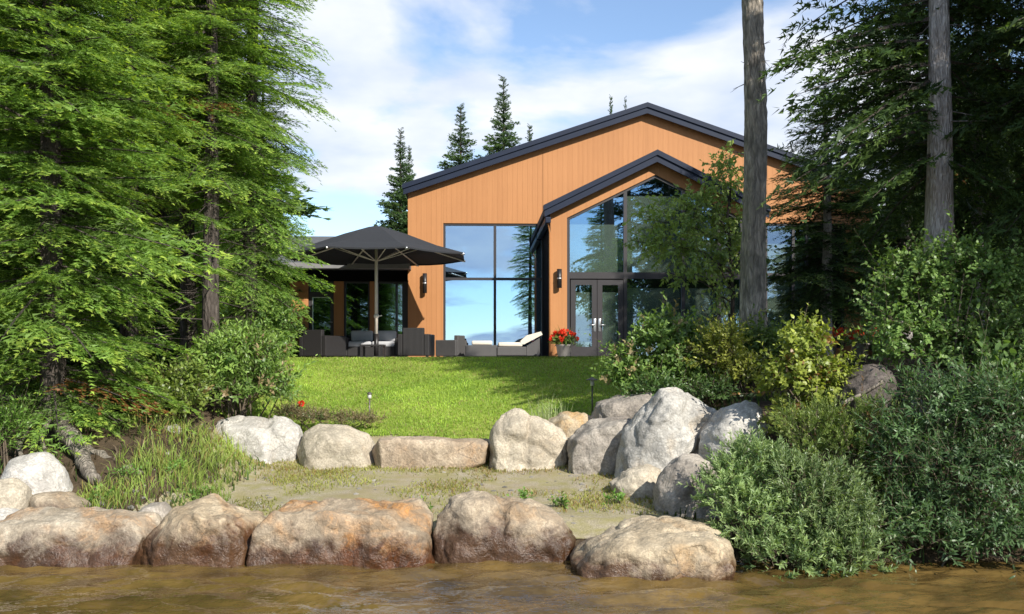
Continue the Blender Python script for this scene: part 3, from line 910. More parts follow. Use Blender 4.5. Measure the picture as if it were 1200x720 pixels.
# low wing on the left
WD = 0.4
wl0, wl1 = LX(300, WD), ML - 0.005
we = LZ(315, -.5, 420)
wr = MB()
ya, yb = -0.52, 5.0
for p in (0,):
    zA = LZ(308, ya, 420); zB = zA + (yb - ya) * 0.25
    xx0, xx1 = LX(296, ya), LX(480.3, ya)
    vs = [(xx0, ya, zA), (xx1, ya, zA), (ML - .01, -0.03, zA + 0.12), (ML - .01, yb, zB), (xx0, yb, zB)]
    # split: overhang in front of the main wall's corner is narrow, the rest butts the main wall
    wr.prism([(xx0, zA - 0.16), (xx1, zA - 0.16), (xx1, zA), (xx0, zA)], ya, -0.03)
    top = [wr.bm.verts.new(v) for v in ((xx0, ya + .01, zA + 0.004), (xx1, ya + .01, zA + 0.004), (xx1, -0.03, zA + 0.12), (xx0, -0.03, zA + 0.12))]
    wr.bm.faces.new(top)
    t2 = [(xx0, -0.03, zA + 0.12), (ML - .01, -0.03, zA + 0.12), (ML - .01, yb, zB), (xx0, yb, zB)]
    up = [wr.bm.verts.new(v) for v in t2]; dn = [wr.bm.verts.new((v[0], v[1], v[2] - 0.2)) for v in t2]
    wr.bm.faces.new(up); wr.bm.faces.new(dn[::-1])
    for i in range(4): wr.bm.faces.new((up[i], dn[i], dn[(i + 1) % 4], up[(i + 1) % 4]))
wing_roof = wr.build('wing_roof', M['roof'], house)
MB().box((xx0, ya - 0.10, zA - 0.17), (xx1, ya - 0.002, zA - 0.01), 0.015).build('gutter', M['gutter'], wing_roof)
fz = LZ(330, WD, 420)
MB().box((wl0, WD - 0.015, fz), (wl1, WD + 0.15, zA + 0.05)).build('frieze', M['dark'], house)
cols = [(340, 361.5), (391.5, 403), (433.5, 441)]
for a, c in cols:
    MB().box((LX(a, WD), WD - 0.06, 0.0 if a > 345 else 0.34), (LX(c, WD), WD + 0.15, fz - 0.003), 0.006).build('pilaster', M['trim'], house)
MB().box((LX(339, WD), WD - 0.12, -0.05), (LX(363, WD), WD + 0.15, 0.337), 0.02).build('base_stone', M['stone_base'], house)
MB().box((LX(473.5, WD), WD - 0.05, 0.0), (ML - .01, WD + .15, fz - .003)).build('pilaster', M['frame'], house)
for a, c in ((403, 433.5), (441, 473.5)):
    xa, xc = LX(a, WD) + .004, LX(c, WD) - .004
    window(xa, xc, 0.02, K(fz - .004), WD + 0.03, [], [], M['glass_dim'], house, fw=0.05, name='wing_window')
xa, xc = LX(361.5, WD) + .004, LX(391.5, WD) - .004
tz = LZ(344, WD, 376)
window(xa, xc, tz + .002, K(fz - .004), WD + 0.03, [], [], M['glass_dim'], house, fw=0.04, name='door_transom')
b = MB(); y0, y1 = WD + 0.0, WD + 0.06
b.box((xa, y0, 0.02), (xa + .10, y1, tz)); b.box((xc - .10, y0, 0.02), (xc, y1, tz)); b.box((xa + .1, y0 + .002, tz - .10), (xc - .1, y1 - .002, tz)); b.box((xa + .1, y0 + .002, .02), (xc - .1, y1 - .002, .55))
wdoor = b.build('wing_door', M['frame'], house)
MB().box((xa + .095, y0 + .02, .54), (xc - .095, y0 + .03, tz - .095)).build('pane', M['glass_dim'], wdoor)
b = MB()
b.box((xa + .10, y0 - .008, tz - .125), (xc - .10, y0 + .018, tz - .105)); b.box((xa + .10, y0 - .008, .55), (xa + .12, y0 + .018, tz - .126))
b.build('glazing_bead', M['steel'], wdoor)
MB().tube([(xc - .05, y0 - .01, 1.02), (xc - .05, y0 - .06, 1.02), (xc - .15, y0 - .06, 1.02)], .013, 8).build('handle', M['steel'], wdoor, True)
MB().box((wl0, 3.2, -.1), (wl1 - .1, 3.3, fz + .4)).box((wl0, WD + .2, -.1), (wl0 + .1, 3.2, fz + .4)).box((wl0, WD + .2, -.08), (wl1 - .1, 3.2, -.01)).build('wing_interior', M['room'], house)
# wing table things seen dimly are left to the dark


def hpt(lx, ly, lz=0.0):
    """A point given in the house's own frame, in the place."""
    p = P0 + ex * lx + nrm * ly
    return Vector((p.x, p.y, PATIO_Z + lz))


# ------------------------------------------------------------------ wall lanterns
M['black'] = plain('black_metal', (0.018, 0.016, 0.016), 0.4, 0.2, 0.1, 6)


def lantern(u, v0, v1, dy, label):
    x, z0 = L(u, v1, dy); z1 = L(u, v0, dy)[1]
    t = empty('wall_lantern', hpt(x, dy, z0), HROT)
    tag(t, label, 'wall light', 'wall lanterns on the facade')
    h = z1 - z0
    MB().box((-0.045, -0.045, 0.06), (0.045, -0.022, h - 0.06), 0.005).build('back_plate', M['black'], t)
    MB().tube([(0, -0.11, 0.0), (0, -0.11, h)], 0.062, 14).build('cylinder_body', M['black'], t, True)
    MB().box((-0.02, -0.08, h * .45), (0.02, -0.044, h * .55)).build('bracket', M['black'], t)
    MB().lathe([(0.066, h * .47), (0.068, h * .5), (0.066, h * .53)], 16, (0, -0.11)).build('ring', M['steel'], t, True)


lantern(498, 321, 344, -0.022, 'black tube wall lantern on the wide orange wall beside the parasol')
lantern(655, 316, 338, GD - 0.022, 'black tube wall lantern on the narrow post beside the entrance doors')
# ------------------------------------------------------------------ parasol
M['canvas'] = plain('charcoal_canvas', (0.015, 0.0165, 0.020), 0.9, 0, 0.15, 14, 0.15)
M['pole'] = plain('champagne_pole', (0.72, 0.66, 0.55), 0.4, 0.0, 0.05, 8)
UD = -2.7
ux, uz = L(441, 265, UD)
ur = (LX(551, UD) - LX(345, UD)) / 2
par = empty('parasol', hpt(ux, UD), HROT)
tag(par, 'open charcoal patio parasol with pale ribs over the lounge set', 'parasol')
zr, za = 2.56, uz
ang = [math.radians(22.5 + 45 * k) for k in range(8)]
R8 = ur / math.cos(math.radians(22.5))
bm = bmesh.new()
rings = []
for f, z in ((0.0, za), (0.08, za - 0.03), (0.35, za - 0.235), (0.7, zr + 0.20), (1.0, zr), (1.0, zr - 0.035)):
    ring = []
    for k in range(32):
        a = 2 * math.pi * k / 32 + math.radians(22.5)
        c = math.cos(math.radians(22.5)) / math.cos((k % 4) * math.pi / 16 - math.pi / 8) if False else None
        k0 = k // 4; w = (k % 4) / 4
        p = Vector((math.cos(ang[k0]), math.sin(ang[k0]))).lerp(Vector((math.cos(ang[(k0 + 1) % 8]), math.sin(ang[(k0 + 1) % 8]))), w)
        sag = -0.035 * math.sin(math.pi * w) * f
        ring.append(bm.verts.new((p.x * R8 * max(f, .004), p.y * R8 * max(f, .004), z + sag)))
    rings.append(ring)
for a, c in zip(rings, rings[1:]):
    for k in range(32): bm.faces.new((a[k], a[(k + 1) % 32], c[(k + 1) % 32], c[k]))
bm.faces.new(rings[0])
bmesh.ops.recalc_face_normals(bm, faces=bm.faces[:])
bmesh.ops.solidify(bm, geom=bm.faces[:], thickness=0.008)
me = bpy.data.meshes.new('canopy'); bm.to_mesh(me); bm.free(); me.materials.append(M['canvas'])
link('canopy', me, par)
b = MB(); b.tube([(0, 0, 0.02), (0, 0, 0.62)], 0.058, 12); b.build('pole_sleeve', M['black'], par, True)
MB().tube([(0, 0, 0.62), (0, 0, za - 0.06)], 0.040, 12).build('pole', M['pole'], par, True)
MB().box((-0.42, -0.42, 0.0), (0.42, 0.42, 0.07), 0.015).build('base_plate', M['black'], par)
MB().lathe([(0.07, za - 0.24), (0.085, za - 0.2), (0.07, za - 0.15)], 14).build('hub', M['pole'], par, True)
MB().lathe([(0.05, 1.02), (0.065, 1.04), (0.065, 1.09), (0.05, 1.11)], 12).tube([(0.06, 0, 1.06), (0.14, 0, 1.08)], 0.014, 8).build('crank', M['pole'], par, True)
for a in ang:
    c, s = math.cos(a), math.sin(a)
    rib = MB().tube([(0.06 * c, 0.06 * s, za - 0.18), (R8 * .55 * c, R8 * .55 * s, zr + 0.235), (R8 * .985 * c, R8 * .985 * s, zr - 0.025)], 0.019, 6).build('rib', M['pole'], par, True)
    MB().tube([(0.05 * c, 0.05 * s, zr - 0.12), (R8 * .5 * c, R8 * .5 * s, zr + 0.24)], 0.013, 6).build('strut', M['pole'], rib, True)
    MB().tube([(R8 * .975 * c, R8 * .975 * s, zr - 0.03), (R8 * 1.008 * c, R8 * 1.008 * s, zr - 0.035)], 0.028, 8).build('rib_cap', M['steel'], rib, True)

# ------------------------------------------------------------------ patio furniture
def wicker_mat(name, c):
    m, nt, b, o = new_mat(name)
    t = N(nt, 'ShaderNodeTexCoord')
    w1_ = N(nt, 'ShaderNodeTexWave', i_Scale=16, i_Distortion=0.6); w1_.bands_direction = 'Z'
    w2_ = N(nt, 'ShaderNodeTexWave', i_Scale=11, i_Distortion=0.6); w2_.bands_direction = 'X'
    for w in (w1_, w2_): nt.links.new(t.outputs['Object'], w.inputs['Vector'])
    mm = N(nt, 'ShaderNodeMath', operation='MULTIPLY'); nt.links.new(w1_.outputs['Fac'], mm.inputs[0]); nt.links.new(w2_.outputs['Fac'], mm.inputs[1])
    nt.links.new(ramp(nt, mm.outputs[0], [(0.05, tuple(x * .5 for x in c)), (0.6, c)]), b.inputs['Base Color'])
    b.inputs['Roughness'].default_value = 0.6
    bump(nt, b, mm.outputs[0], 0.6, 0.01)
    return m


M['wicker'] = wicker_mat('shaded_wicker', (0.020, 0.0175, 0.017))  # grey wicker with the parasol's shade darkened into its colour
M['wicker_pale'] = wicker_mat('pale_grey_wicker', (0.10, 0.095, 0.093))
M['cush_grey'] = plain('grey_cushion', (0.36, 0.36, 0.37), 0.9, 0, 0.08, 6, 0.1)
M['cush_white'] = plain('white_cushion', (0.56, 0.51, 0.43), 0.9, 0, 0.05, 6, 0.1)


def cushion(a, b_, name, mat, parent):
    o = MB().box(a, b_, min(abs(p - q) for p, q in zip(a, b_)) * 0.28).build(name, mat, parent, True)
    return o


def armchair(name, label, cat, u, dy, rz, w=0.78, d=0.8, h=0.72, seats=1, backs=True, wick='wicker', cush='cush_grey', group=None):
    """Wicker seat: frame base, two arms, back, four feet, seat and back cushions. Local front is -y."""
    t = empty(name, hpt(LX(u, dy), dy), HROT + rz)
    tag(t, label, cat, group)
    m = M[wick]
    ar = 0.12
    MB().box((-w / 2 + ar + .003, -d / 2, 0.07), (w / 2 - ar - .003, d / 2 - ar - .003, 0.30), 0.012).build('base', m, t)
    for s in (-1, 1):
        MB().box((s * w / 2, -d / 2, 0.07), (s * (w / 2 - ar), d / 2 - .002, h * 0.80), 0.02).build('arm', m, t)
        for q in (-1, 1):
            MB().box((s * (w / 2 - .02), q * (d / 2 - .03), 0), (s * (w / 2 - .08), q * (d / 2 - .09), 0.068)).build('foot', M['black'], t)
    b = MB().prism([(0, 0), (1, 0), (1, 1), (0, 1)], 0, 1) if False else None
    MB().box((-w / 2 + ar + .002, d / 2 - ar, 0.07), (w / 2 - ar - .002, d / 2, h), 0.02).build('backrest', m, t)
    sw = (w - 2 * ar) / seats
    for k in range(seats):
        x0 = -w / 2 + ar + k * sw
        cushion((x0 + .008, -d / 2 + .01, 0.302), (x0 + sw - .008, d / 2 - ar - .01, 0.45), 'seat_cushion', M[cush], t)
        if backs: cushion((x0 + .012, d / 2 - ar - .17, 0.452), (x0 + sw - .012, d / 2 - ar - .005, h + 0.06), 'back_cushion', M[cush], t)
    return t


LG = 'wicker lounge set under the parasol'
armchair('sofa', 'dark wicker sofa with two grey back cushions under the parasol', 'sofa', 437, -1.5, 0.0, w=1.45, d=0.82, h=0.68, seats=2, group=LG)
armchair('armchair', 'wicker armchair seen from behind at the right side of the parasol pole', 'armchair', 488, -3.4, math.radians(172), w=0.76, d=0.80, h=0.74, backs=False, group=LG)
armchair('armchair', 'dark wicker armchair in deep shade nearest the fir trees and wing door', 'armchair', 378, -2.4, math.radians(150), w=0.84, d=0.82, h=0.72, backs=False, group=LG)
armchair('armchair', 'grey cube armchair facing away beside the tall window, left of the ottoman', 'armchair', 529, -1.9, math.radians(-118), w=0.62, d=0.60, h=0.60, wick='wicker_pale', backs=False, group=LG)
t = empty('coffee_table', hpt(LX(437, -3.85), -3.85), HROT)
tag(t, 'low dark coffee table in front of the sofa cushions', 'table')
MB().box((-.28, -.28, .30), (.28, .28, .34), .01).build('table_top', M['wicker'], t)
for sx in (-1, 1):
    for sy in (-1, 1):
        MB().box((sx * .27, sy * .27, 0), (sx * .21, sy * .21, .298)).build('leg', M['black'], t)
# ottoman
t = empty('ottoman', hpt(LX(564, -2.6), -2.6), HROT)
tag(t, 'grey wicker ottoman with a white pad in front of the tall window', 'ottoman')
MB().box((-.40, -.3, .06), (.40, .3, .34), .02).build('base', M['wicker_pale'], t)
cushion((-.24, -.28, .342), (.27, .28, .45), 'pad', M['cush_white'], t)
for sx in (-1, 1):
    for sy in (-1, 1): MB().box((sx * .38, sy * .28, 0), (sx * .32, sy * .22, .058)).build('foot', M['black'], t)
# chaise
t = empty('chaise_longue', hpt(LX(607, -2.6), -2.6), HROT)
tag(t, 'grey wicker chaise longue with raised back and white cushions beside the gable wall', 'chaise longue')
MB().box((-.53, -.34, .08), (.20, .34, .30), .02).build('base', M['wicker_pale'], t)
MB().prism([(.203, .08), (.53, .08), (.53, .52), (.203, .32)], -.34, .34).build('backrest', M['wicker_pale'], t)
cushion((-.50, -.31, .302), (.10, .31, .41), 'seat_cushion', M['cush_white'], t)
b = MB().prism([(.06, .36), (.14, .36), (.60, .60), (.56, .68), (.20, .58), (.05, .44)], -.31, .31)
b.build('back_cushion', M['cush_white'], t)
for sx in (-.48, .48):
    for sy in (-1, 1): MB().box((sx - .03, sy * .32, 0), (sx + .03, sy * .26, .078)).build('foot', M['black'], t)

# ------------------------------------------------------------------ path lights
M['copper'] = plain('dark_bronze', (0.12, 0.105, 0.09), 0.45, 0.6, 0.2, 12)


def path_light(u, v_top, Y, label, h, hat=0.075):
    x = (u - U0) / F * Y
    z = gz(x, Y)
    t = empty('path_light', (x, Y, z))
    tag(t, label, 'garden light', 'garden path lights on the lawn')
    MB().tube([(0, 0, -0.05), (0, 0, h * .82)], 0.012, 8).build('stake', M['copper'], t, True)
    MB().lathe([(0.022, h * .80), (0.030, h * .82), (0.030, h * .93), (0.022, h * .94)], 12).build('lamp_body', plain('frosted', (.45, .44, .4), .4), t, True)
    MB().lathe([(hat, h * .945), (hat * .9, h * .96), (0.028, h * .995), (0.01, h * 1.02)], 16).build('hat', M['copper'], t, True)


path_light(433, 446, 14.9, 'thin garden light standing in the sunny lawn behind the cream boulder', 0.46, 0.045)
path_light(694, 421, 15.2, 'taller mushroom-top garden light at the dark grey boulder', 0.62, 0.10)
# ------------------------------------------------------------------ foliage builders (numpy)
def unit(v):
    return v / np.maximum(np.linalg.norm(v, axis=-1, keepdims=True), 1e-9)


class FM:
    """Foliage mesh: triangles with a colour per vertex and a material slot per triangle."""
    def __init__(s):
        s.V, s.T, s.C, s.Mi, s.n = [], [], [], [], 0

    def add(s, V, T, C, mi=0):
        V = np.asarray(V, np.float32)
        s.V.append(V); s.T.append(np.asarray(T, np.int32) + s.n)
        C = np.asarray(C, np.float32)
        if C.ndim == 1: C = np.tile(C, (len(V), 1))
        s.C.append(C); s.Mi.append(np.full(len(T), mi, np.int32)); s.n += len(V)

    def data(s, name, mats):
        return mesh_np(name, np.concatenate(s.V), np.concatenate(s.T), mats, np.concatenate(s.C), np.concatenate(s.Mi))


def leaf_set(fm, P, D, Nn, Ln, Wd, C, detail=2, mi=0, droop=0.15):
    """Leaves at P pointing along D with upper side Nn. detail 2: six-point leaf, 1: folded diamond."""
    D = unit(D); S = unit(np.cross(D, Nn)); Nn = np.cross(S, D)
    Ln = Ln[:, None]; Wd = Wd[:, None]
    n = len(P)
    if detail == 2:
        pts = [P, P + D * Ln * .32 + S * Wd * .46 + Nn * Wd * .12, P + D * Ln * .68 + S * Wd * .40 + Nn * (Wd * .1 - Ln * droop * .4),
               P + D * Ln - Nn * Ln * droop,
               P + D * Ln * .68 - S * Wd * .40 + Nn * (Wd * .1 - Ln * droop * .4), P + D * Ln * .32 - S * Wd * .46 + Nn * Wd * .12]
        tri = np.array([(0, 1, 5), (1, 2, 5), (5, 2, 4), (4, 2, 3)])
    else:
        pts = [P, P + D * Ln * .45 + S * Wd * .5 + Nn * Wd * .12, P + D * Ln - Nn * Ln * droop, P + D * Ln * .45 - S * Wd * .5 + Nn * Wd * .12]
        tri = np.array([(0, 1, 2), (0, 2, 3)])
    k = len(pts)
    V = np.stack(pts, 1).reshape(-1, 3)
    T = (np.arange(n)[:, None, None] * k + tri[None]).reshape(-1, 3)
    fm.add(V, T, np.repeat(C, k, 0), mi)


def stick_set(fm, A, B, ra, rb, C, mi=1):
    """Thin three-sided sticks from A to B."""
    D = unit(B - A)
    up = np.where(np.abs(D[:, 2:3]) > .9, np.array([[1., 0, 0]]), np.array([[0, 0, 1.]]))
    e1 = unit(np.cross(D, up)); e2 = np.cross(D, e1)
    pts = []
    for base, r in ((A, ra), (B, rb)):
        for k in range(3):
            a = 2 * math.pi * k / 3
            pts.append(base + (e1 * math.cos(a) + e2 * math.sin(a)) * np.asarray(r).reshape(-1, 1))
    V = np.stack(pts, 1).reshape(-1, 3)
    tri = np.array([(0, 1, 4), (0, 4, 3), (1, 2, 5), (1, 5, 4), (2, 0, 3), (2, 3, 5)])
    T = (np.arange(len(A))[:, None, None] * 6 + tri[None]).reshape(-1, 3)
    fm.add(V, T, np.asarray(C), mi)


def bough_template(rs, step=0.062, tuft=0.062, wide=0.42, dens=0.026, twist=0.5, tw=0.34):
    """A flat spray one unit long on +x: a main axis, side branchlets, and short needle tufts. Returns triangles and a tip tone."""
    tris, tone = [], []
    sticks = []

    def feather(p0, d, ln, s0):
        n = max(3, int(ln / dens))
        t = (np.arange(n) + rs.rand(n) * .6) / n
        sagp = p0[None] + d[None] * (t * ln)[:, None]
        sagp[:, 2] -= 0.16 * (t * ln) ** 2 + rs.normal(0, .006, n)
        side = np.array([-d[1], d[0], 0.0])
        for sg in (-1, 1):
            k = n
            fw = 0.75 + 0.5 * rs.rand(k)
            lift = rs.normal(0.10, twist * .5, k)
            dr = d[None] * fw[:, None] + side[None] * (sg * (0.75 + .35 * rs.rand(k)))[:, None]
            dr[:, 2] += lift
            dr = unit(dr)
            ll = tuft * (0.65 + .6 * rs.rand(k)) * (1.0 - .25 * t)
            b0 = sagp - d[None] * (ll * tw * .5)[:, None]
            b1 = sagp + d[None] * (ll * tw * .5)[:, None]
            b1[:, 2] += ll * tw * rs.normal(0, .7, k)
            tip = sagp + dr * ll[:, None]
            tris.append(np.stack([b0, b1, tip], 1))
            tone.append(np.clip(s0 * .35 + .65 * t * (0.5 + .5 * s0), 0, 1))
        tris.append(np.stack([sagp[-1:] - side[None] * .01, sagp[-1:] + side[None] * .01, sagp[-1:] + d[None] * tuft], 1)); tone.append(np.array([1.0]))

    x = 0.10
    sg = 1
    while x < 0.97:
        ln = wide * (min(1, x / .22)) * (1 - x) ** 0.7 * (0.75 + .5 * rs.rand()) + 0.045
        a = math.radians(rs.uniform(42, 62)) * sg
        d = np.array([math.cos(a), math.sin(a), rs.normal(-0.02, .10)]); d /= np.linalg.norm(d)
        feather(np.array([x, 0, 0.0]), d, ln, x)
        sticks.append((np.array([x, 0, 0.0]), np.array([x, 0, 0]) + d * ln * .8))
        if ln > .16:   # secondary
            for q in (0.45, 0.7):
                a2 = a + math.radians(rs.uniform(30, 50)) * rs.choice([-1, 1])
                d2 = np.array([math.cos(a2), math.sin(a2), rs.normal(-.02, .12)]); d2 /= np.linalg.norm(d2)
                feather(np.array([x, 0, 0]) + d * ln * q, d2, ln * .42, x * .8 + .2)
        sg = -sg
        x += step * (0.7 + .6 * rs.rand())
    feather(np.array([.05, 0, 0.]), np.array([1., 0, 0]), .95, .4)
    return np.concatenate(tris), np.concatenate(tone), sticks


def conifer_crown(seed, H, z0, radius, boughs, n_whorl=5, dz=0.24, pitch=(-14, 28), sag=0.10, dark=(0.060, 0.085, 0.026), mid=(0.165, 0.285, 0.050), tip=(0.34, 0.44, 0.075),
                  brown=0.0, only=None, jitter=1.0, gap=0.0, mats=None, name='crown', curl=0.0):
    """Crown with boughs in loose whorls round a straight stem; radius(t) with t from 0 (lowest) to 1 (top)."""
    rs = np.random.RandomState(seed)
    fm = FM()
    z = z0
    A, B, RA, RB = [], [], [], []
    while z < H - .12:
        t = (z - z0) / (H - z0)
        R = radius(t)
        nb = max(3, int(round(n_whorl * (0.75 + .5 * rs.rand()))))
        a0 = rs.rand() * 6.28
        for k in range(nb):
            if rs.rand() < gap: continue
            az = a0 + 2 * math.pi * k / nb + rs.normal(0, .28)
            if only and not only(az, t): continue
            ln = max(.18, R * (0.45 + .67 * rs.rand() ** .8))
            pit = math.radians(pitch[0] + (pitch[1] - pitch[0]) * t + rs.normal(0, 6) * jitter)
            tris, tone, sticks = boughs[rs.randint(len(boughs))]
            P = tris.reshape(-1, 3).copy()
            if rs.rand() < .5: P[:, 1] *= -1
            roll = rs.normal(0, .22)
            yy = P[:, 1] * math.cos(roll) - P[:, 2] * math.sin(roll); zz = P[:, 1] * math.sin(roll) + P[:, 2] * math.cos(roll)
            P[:, 1], P[:, 2] = yy, zz
            wsc = min(1.25, max(.75, 1.15 / max(ln, .4) ** .4))
            P[:, 1] *= wsc
            P *= ln
            P[:, 2] += -sag * (1 - t * .6) * P[:, 0] ** 2 / max(ln, .3) * 1.3 + curl * (P[:, 0] ** 3) / ln ** 2
            P[:, 2] -= 0.18 * np.abs(P[:, 1]) ** 2 / max(.3, ln)
            c_, s_ = math.cos(pit), math.sin(pit)
            X = P[:, 0] * c_ - P[:, 2] * s_; Z = P[:, 0] * s_ + P[:, 2] * c_
            ca, sa = math.cos(az), math.sin(az)
            zz0 = z + rs.normal(0, dz * .35)
            V = np.stack([X * ca - P[:, 1] * sa, X * sa + P[:, 1] * ca, Z + zz0], 1)
            tn = np.repeat(tone, 3)
            hue = rs.rand()
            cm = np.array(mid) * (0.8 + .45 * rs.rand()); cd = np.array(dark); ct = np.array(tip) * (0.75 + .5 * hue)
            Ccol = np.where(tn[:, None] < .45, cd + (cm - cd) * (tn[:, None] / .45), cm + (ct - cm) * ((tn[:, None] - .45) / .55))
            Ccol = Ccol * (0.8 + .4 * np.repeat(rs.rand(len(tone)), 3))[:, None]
            if rs.rand() < brown:
                part = np.repeat(rs.rand(len(tone)) < .7, 3)
                Ccol[part] = np.array([0.20, 0.085, 0.03]) * (0.6 + .7 * rs.rand())
            fm.add(V, np.arange(len(V)).reshape(-1, 3), Ccol)
            # woody axis
            n = 5
            s = np.linspace(0, .92, n) * ln
            zc = -sag * (1 - t * .6) * s ** 2 / max(ln, .3) * 1.3 + curl * s ** 3 / ln ** 2
            xr, zr_ = s * c_ - zc * s_, s * s_ + zc * c_
            pp = np.stack([xr * ca, xr * sa, zr_ + zz0], 1)
            r0 = 0.006 + .010 * ln
            rr = np.linspace(r0, .003, n)
            A.append(pp[:-1]); B.append(pp[1:]); RA.append(rr[:-1]); RB.append(rr[1:])
        z += dz * (0.75 + .5 * rs.rand()) * (1 - .35 * t)
    A = np.concatenate(A); B = np.concatenate(B)
    stick_set(fm, A, B, np.concatenate(RA), np.concatenate(RB), np.array([.06, .045, .035]), 1)
    return fm.data(name, mats or [M['fir'], M['bark_fir']])


def trunk_mesh(name, H, r0, r1, mat, seed=0, lean=(0, 0), bend=0.03, n=18, seg=0.18, rough=0.06, flare=0.5, stubs=None, base=-0.4):
    rs = np.random.RandomState(seed)
    m = int((H - base) / seg)
    zs = np.linspace(base, H, m)
    fm = FM()
    ph = rs.rand(4) * 6.28
    V = []
    for z in zs:
        t = max(0, z) / H
        cx = lean[0] * z + bend * math.sin(z * .55 + ph[0]) ; cy = lean[1] * z + bend * math.sin(z * .6 + ph[1])
        r = (r0 * (1 - t) + r1 * t) * (1 + flare * math.exp(-max(0, z) / .28))
        a = np.linspace(0, 2 * math.pi, n, endpoint=False)
        rr = r * (1 + rough * np.sin(3 * a + z * .8 + ph[2]) + rough * .7 * np.sin(5 * a - z * 1.7 + ph[3]) + rs.normal(0, rough * .45, n))
        V.append(np.stack([cx + rr * np.cos(a), cy + rr * np.sin(a), np.full(n, z)], 1))
    V = np.concatenate(V)
    i, j = np.meshgrid(np.arange(n), np.arange(m - 1))
    a = (j * n + i).ravel(); b = (j * n + (i + 1) % n).ravel()
    T = np.concatenate([np.stack([a, b, b + n], 1), np.stack([a, b + n, a + n], 1)])
    fm.add(V, T, np.array([.1, .1, .1]))
    if stubs:
        k, zl, zh, ln = stubs
        zz = rs.uniform(zl, zh, k); az = rs.rand(k) * 6.28; l = ln * (.3 + .7 * rs.rand(k))
        A = np.stack([lean[0] * zz + r0 * .5 * np.cos(az), lean[1] * zz + r0 * .5 * np.sin(az), zz], 1)
        B = A + np.stack([np.cos(az) * l, np.sin(az) * l, rs.normal(-.10, .2, k) * l], 1)
        stick_set(fm, A, B, np.full(k, .012), np.full(k, .003), np.array([.1, .1, .1]), 0)
        C = A + (B - A) * .6; D_ = C + np.stack([np.cos(az + .7) * l * .4, np.sin(az + .7) * l * .4, rs.normal(-.1, .2, k) * l], 1)
        stick_set(fm, C, D_, np.full(k, .006), np.full(k, .002), np.array([.1, .1, .1]), 0)
    me = fm.data(name, [mat])
    for p in me.polygons: p.use_smooth = True
    return me


def tree(name, label, x, y, crown, trunk, cat='tree', group=None, rz=0.0, sc=1.0, z=None):
    t = empty(name, (x, y, gz(x, y) if z is None else z), rz)
    t.scale = sc if isinstance(sc, tuple) else (sc, sc, sc)
    tag(t, label, cat, group)
    link('trunk', trunk, t)
    if crown is not None: link('crown', crown, t)
    return t


def ux_(u, Y): return (u - U0) / F * Y


# --- bough kinds
_r = np.random.RandomState(11)
FIRB = [bough_template(_r, step=.055, tuft=.046, wide=.46, dens=.0150, twist=.45, tw=.23) for _ in range(5)]
CEDB = [bough_template(_r, step=.065, tuft=.054, wide=.40, dens=.018, twist=.9, tw=.32) for _ in range(5)]
LOWB = [bough_template(_r, step=.12, tuft=.12, wide=.42, dens=.075, twist=.5, tw=.5) for _ in range(4)]

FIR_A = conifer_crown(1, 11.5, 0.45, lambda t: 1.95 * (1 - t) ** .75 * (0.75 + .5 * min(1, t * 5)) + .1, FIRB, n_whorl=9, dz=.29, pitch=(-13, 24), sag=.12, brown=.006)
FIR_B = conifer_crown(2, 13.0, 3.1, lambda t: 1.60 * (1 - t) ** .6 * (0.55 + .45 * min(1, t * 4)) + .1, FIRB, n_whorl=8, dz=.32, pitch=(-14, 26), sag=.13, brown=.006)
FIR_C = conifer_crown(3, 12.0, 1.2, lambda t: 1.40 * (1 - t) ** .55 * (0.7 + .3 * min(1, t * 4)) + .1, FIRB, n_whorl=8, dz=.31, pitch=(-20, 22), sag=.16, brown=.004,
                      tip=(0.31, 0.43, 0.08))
TR_A = trunk_mesh('trunk', 11.3, .15, .02, M['bark_fir'], 1, stubs=(40, .3, 3.5, .8))
TR_B = trunk_mesh('trunk', 12.8, .14, .02, M['bark_fir'], 2, stubs=(70, .6, 3.6, .9))
TR_C = trunk_mesh('trunk', 11.8, .12, .02, M['bark_fir'], 3, stubs=(50, .4, 3.0, .8))

FG = 'fir trees crowding the left bank'
for lab, u, Y, cr_, tk, rz, sc in (
        ('fir tree nearest the lake with low bright boughs reaching over the roots at left', 62, 12.2, FIR_A, TR_A, 0.4, 1.0),
        ('fir tree cut by the left photo edge behind the nearest one', -25, 13.6, FIR_A, TR_A, 2.2, 1.05),
        ('fir tree with a dark slim bare trunk, left one of the close trunk pair', 222, 16.6, FIR_B, TR_B, 1.0, 1.0),
        ('fir tree with a thicker dark bare trunk, right one of the close trunk pair', 247, 15.2, FIR_B, TR_B, 3.0, 0.97),
        ('fir tree with drooping boughs nearest the open sky and the parasol', 296, 16.4, FIR_C, TR_C, 0.2, 1.08),
        ('fir tree filling the gap between the nearest tree and the trunk pair', 150, 14.6, FIR_B, TR_B, 4.1, 0.95),
        ('short bright green fir tree beside the wing of the house', 308, 17.4, FIR_C, TR_C, 2.6, 0.50),
        ('fir tree behind at far left, its top beyond the frame', 40, 17.5, FIR_B, TR_B, 5.0, 1.1),
        ('dense fir tree deep in the stand behind the trunk pair', 190, 20.5, FIR_A, TR_A, 1.9, 1.15)):
    tree('fir_tree', lab, ux_(u, Y), Y, cr_, tk, group=FG, rz=rz, sc=sc)

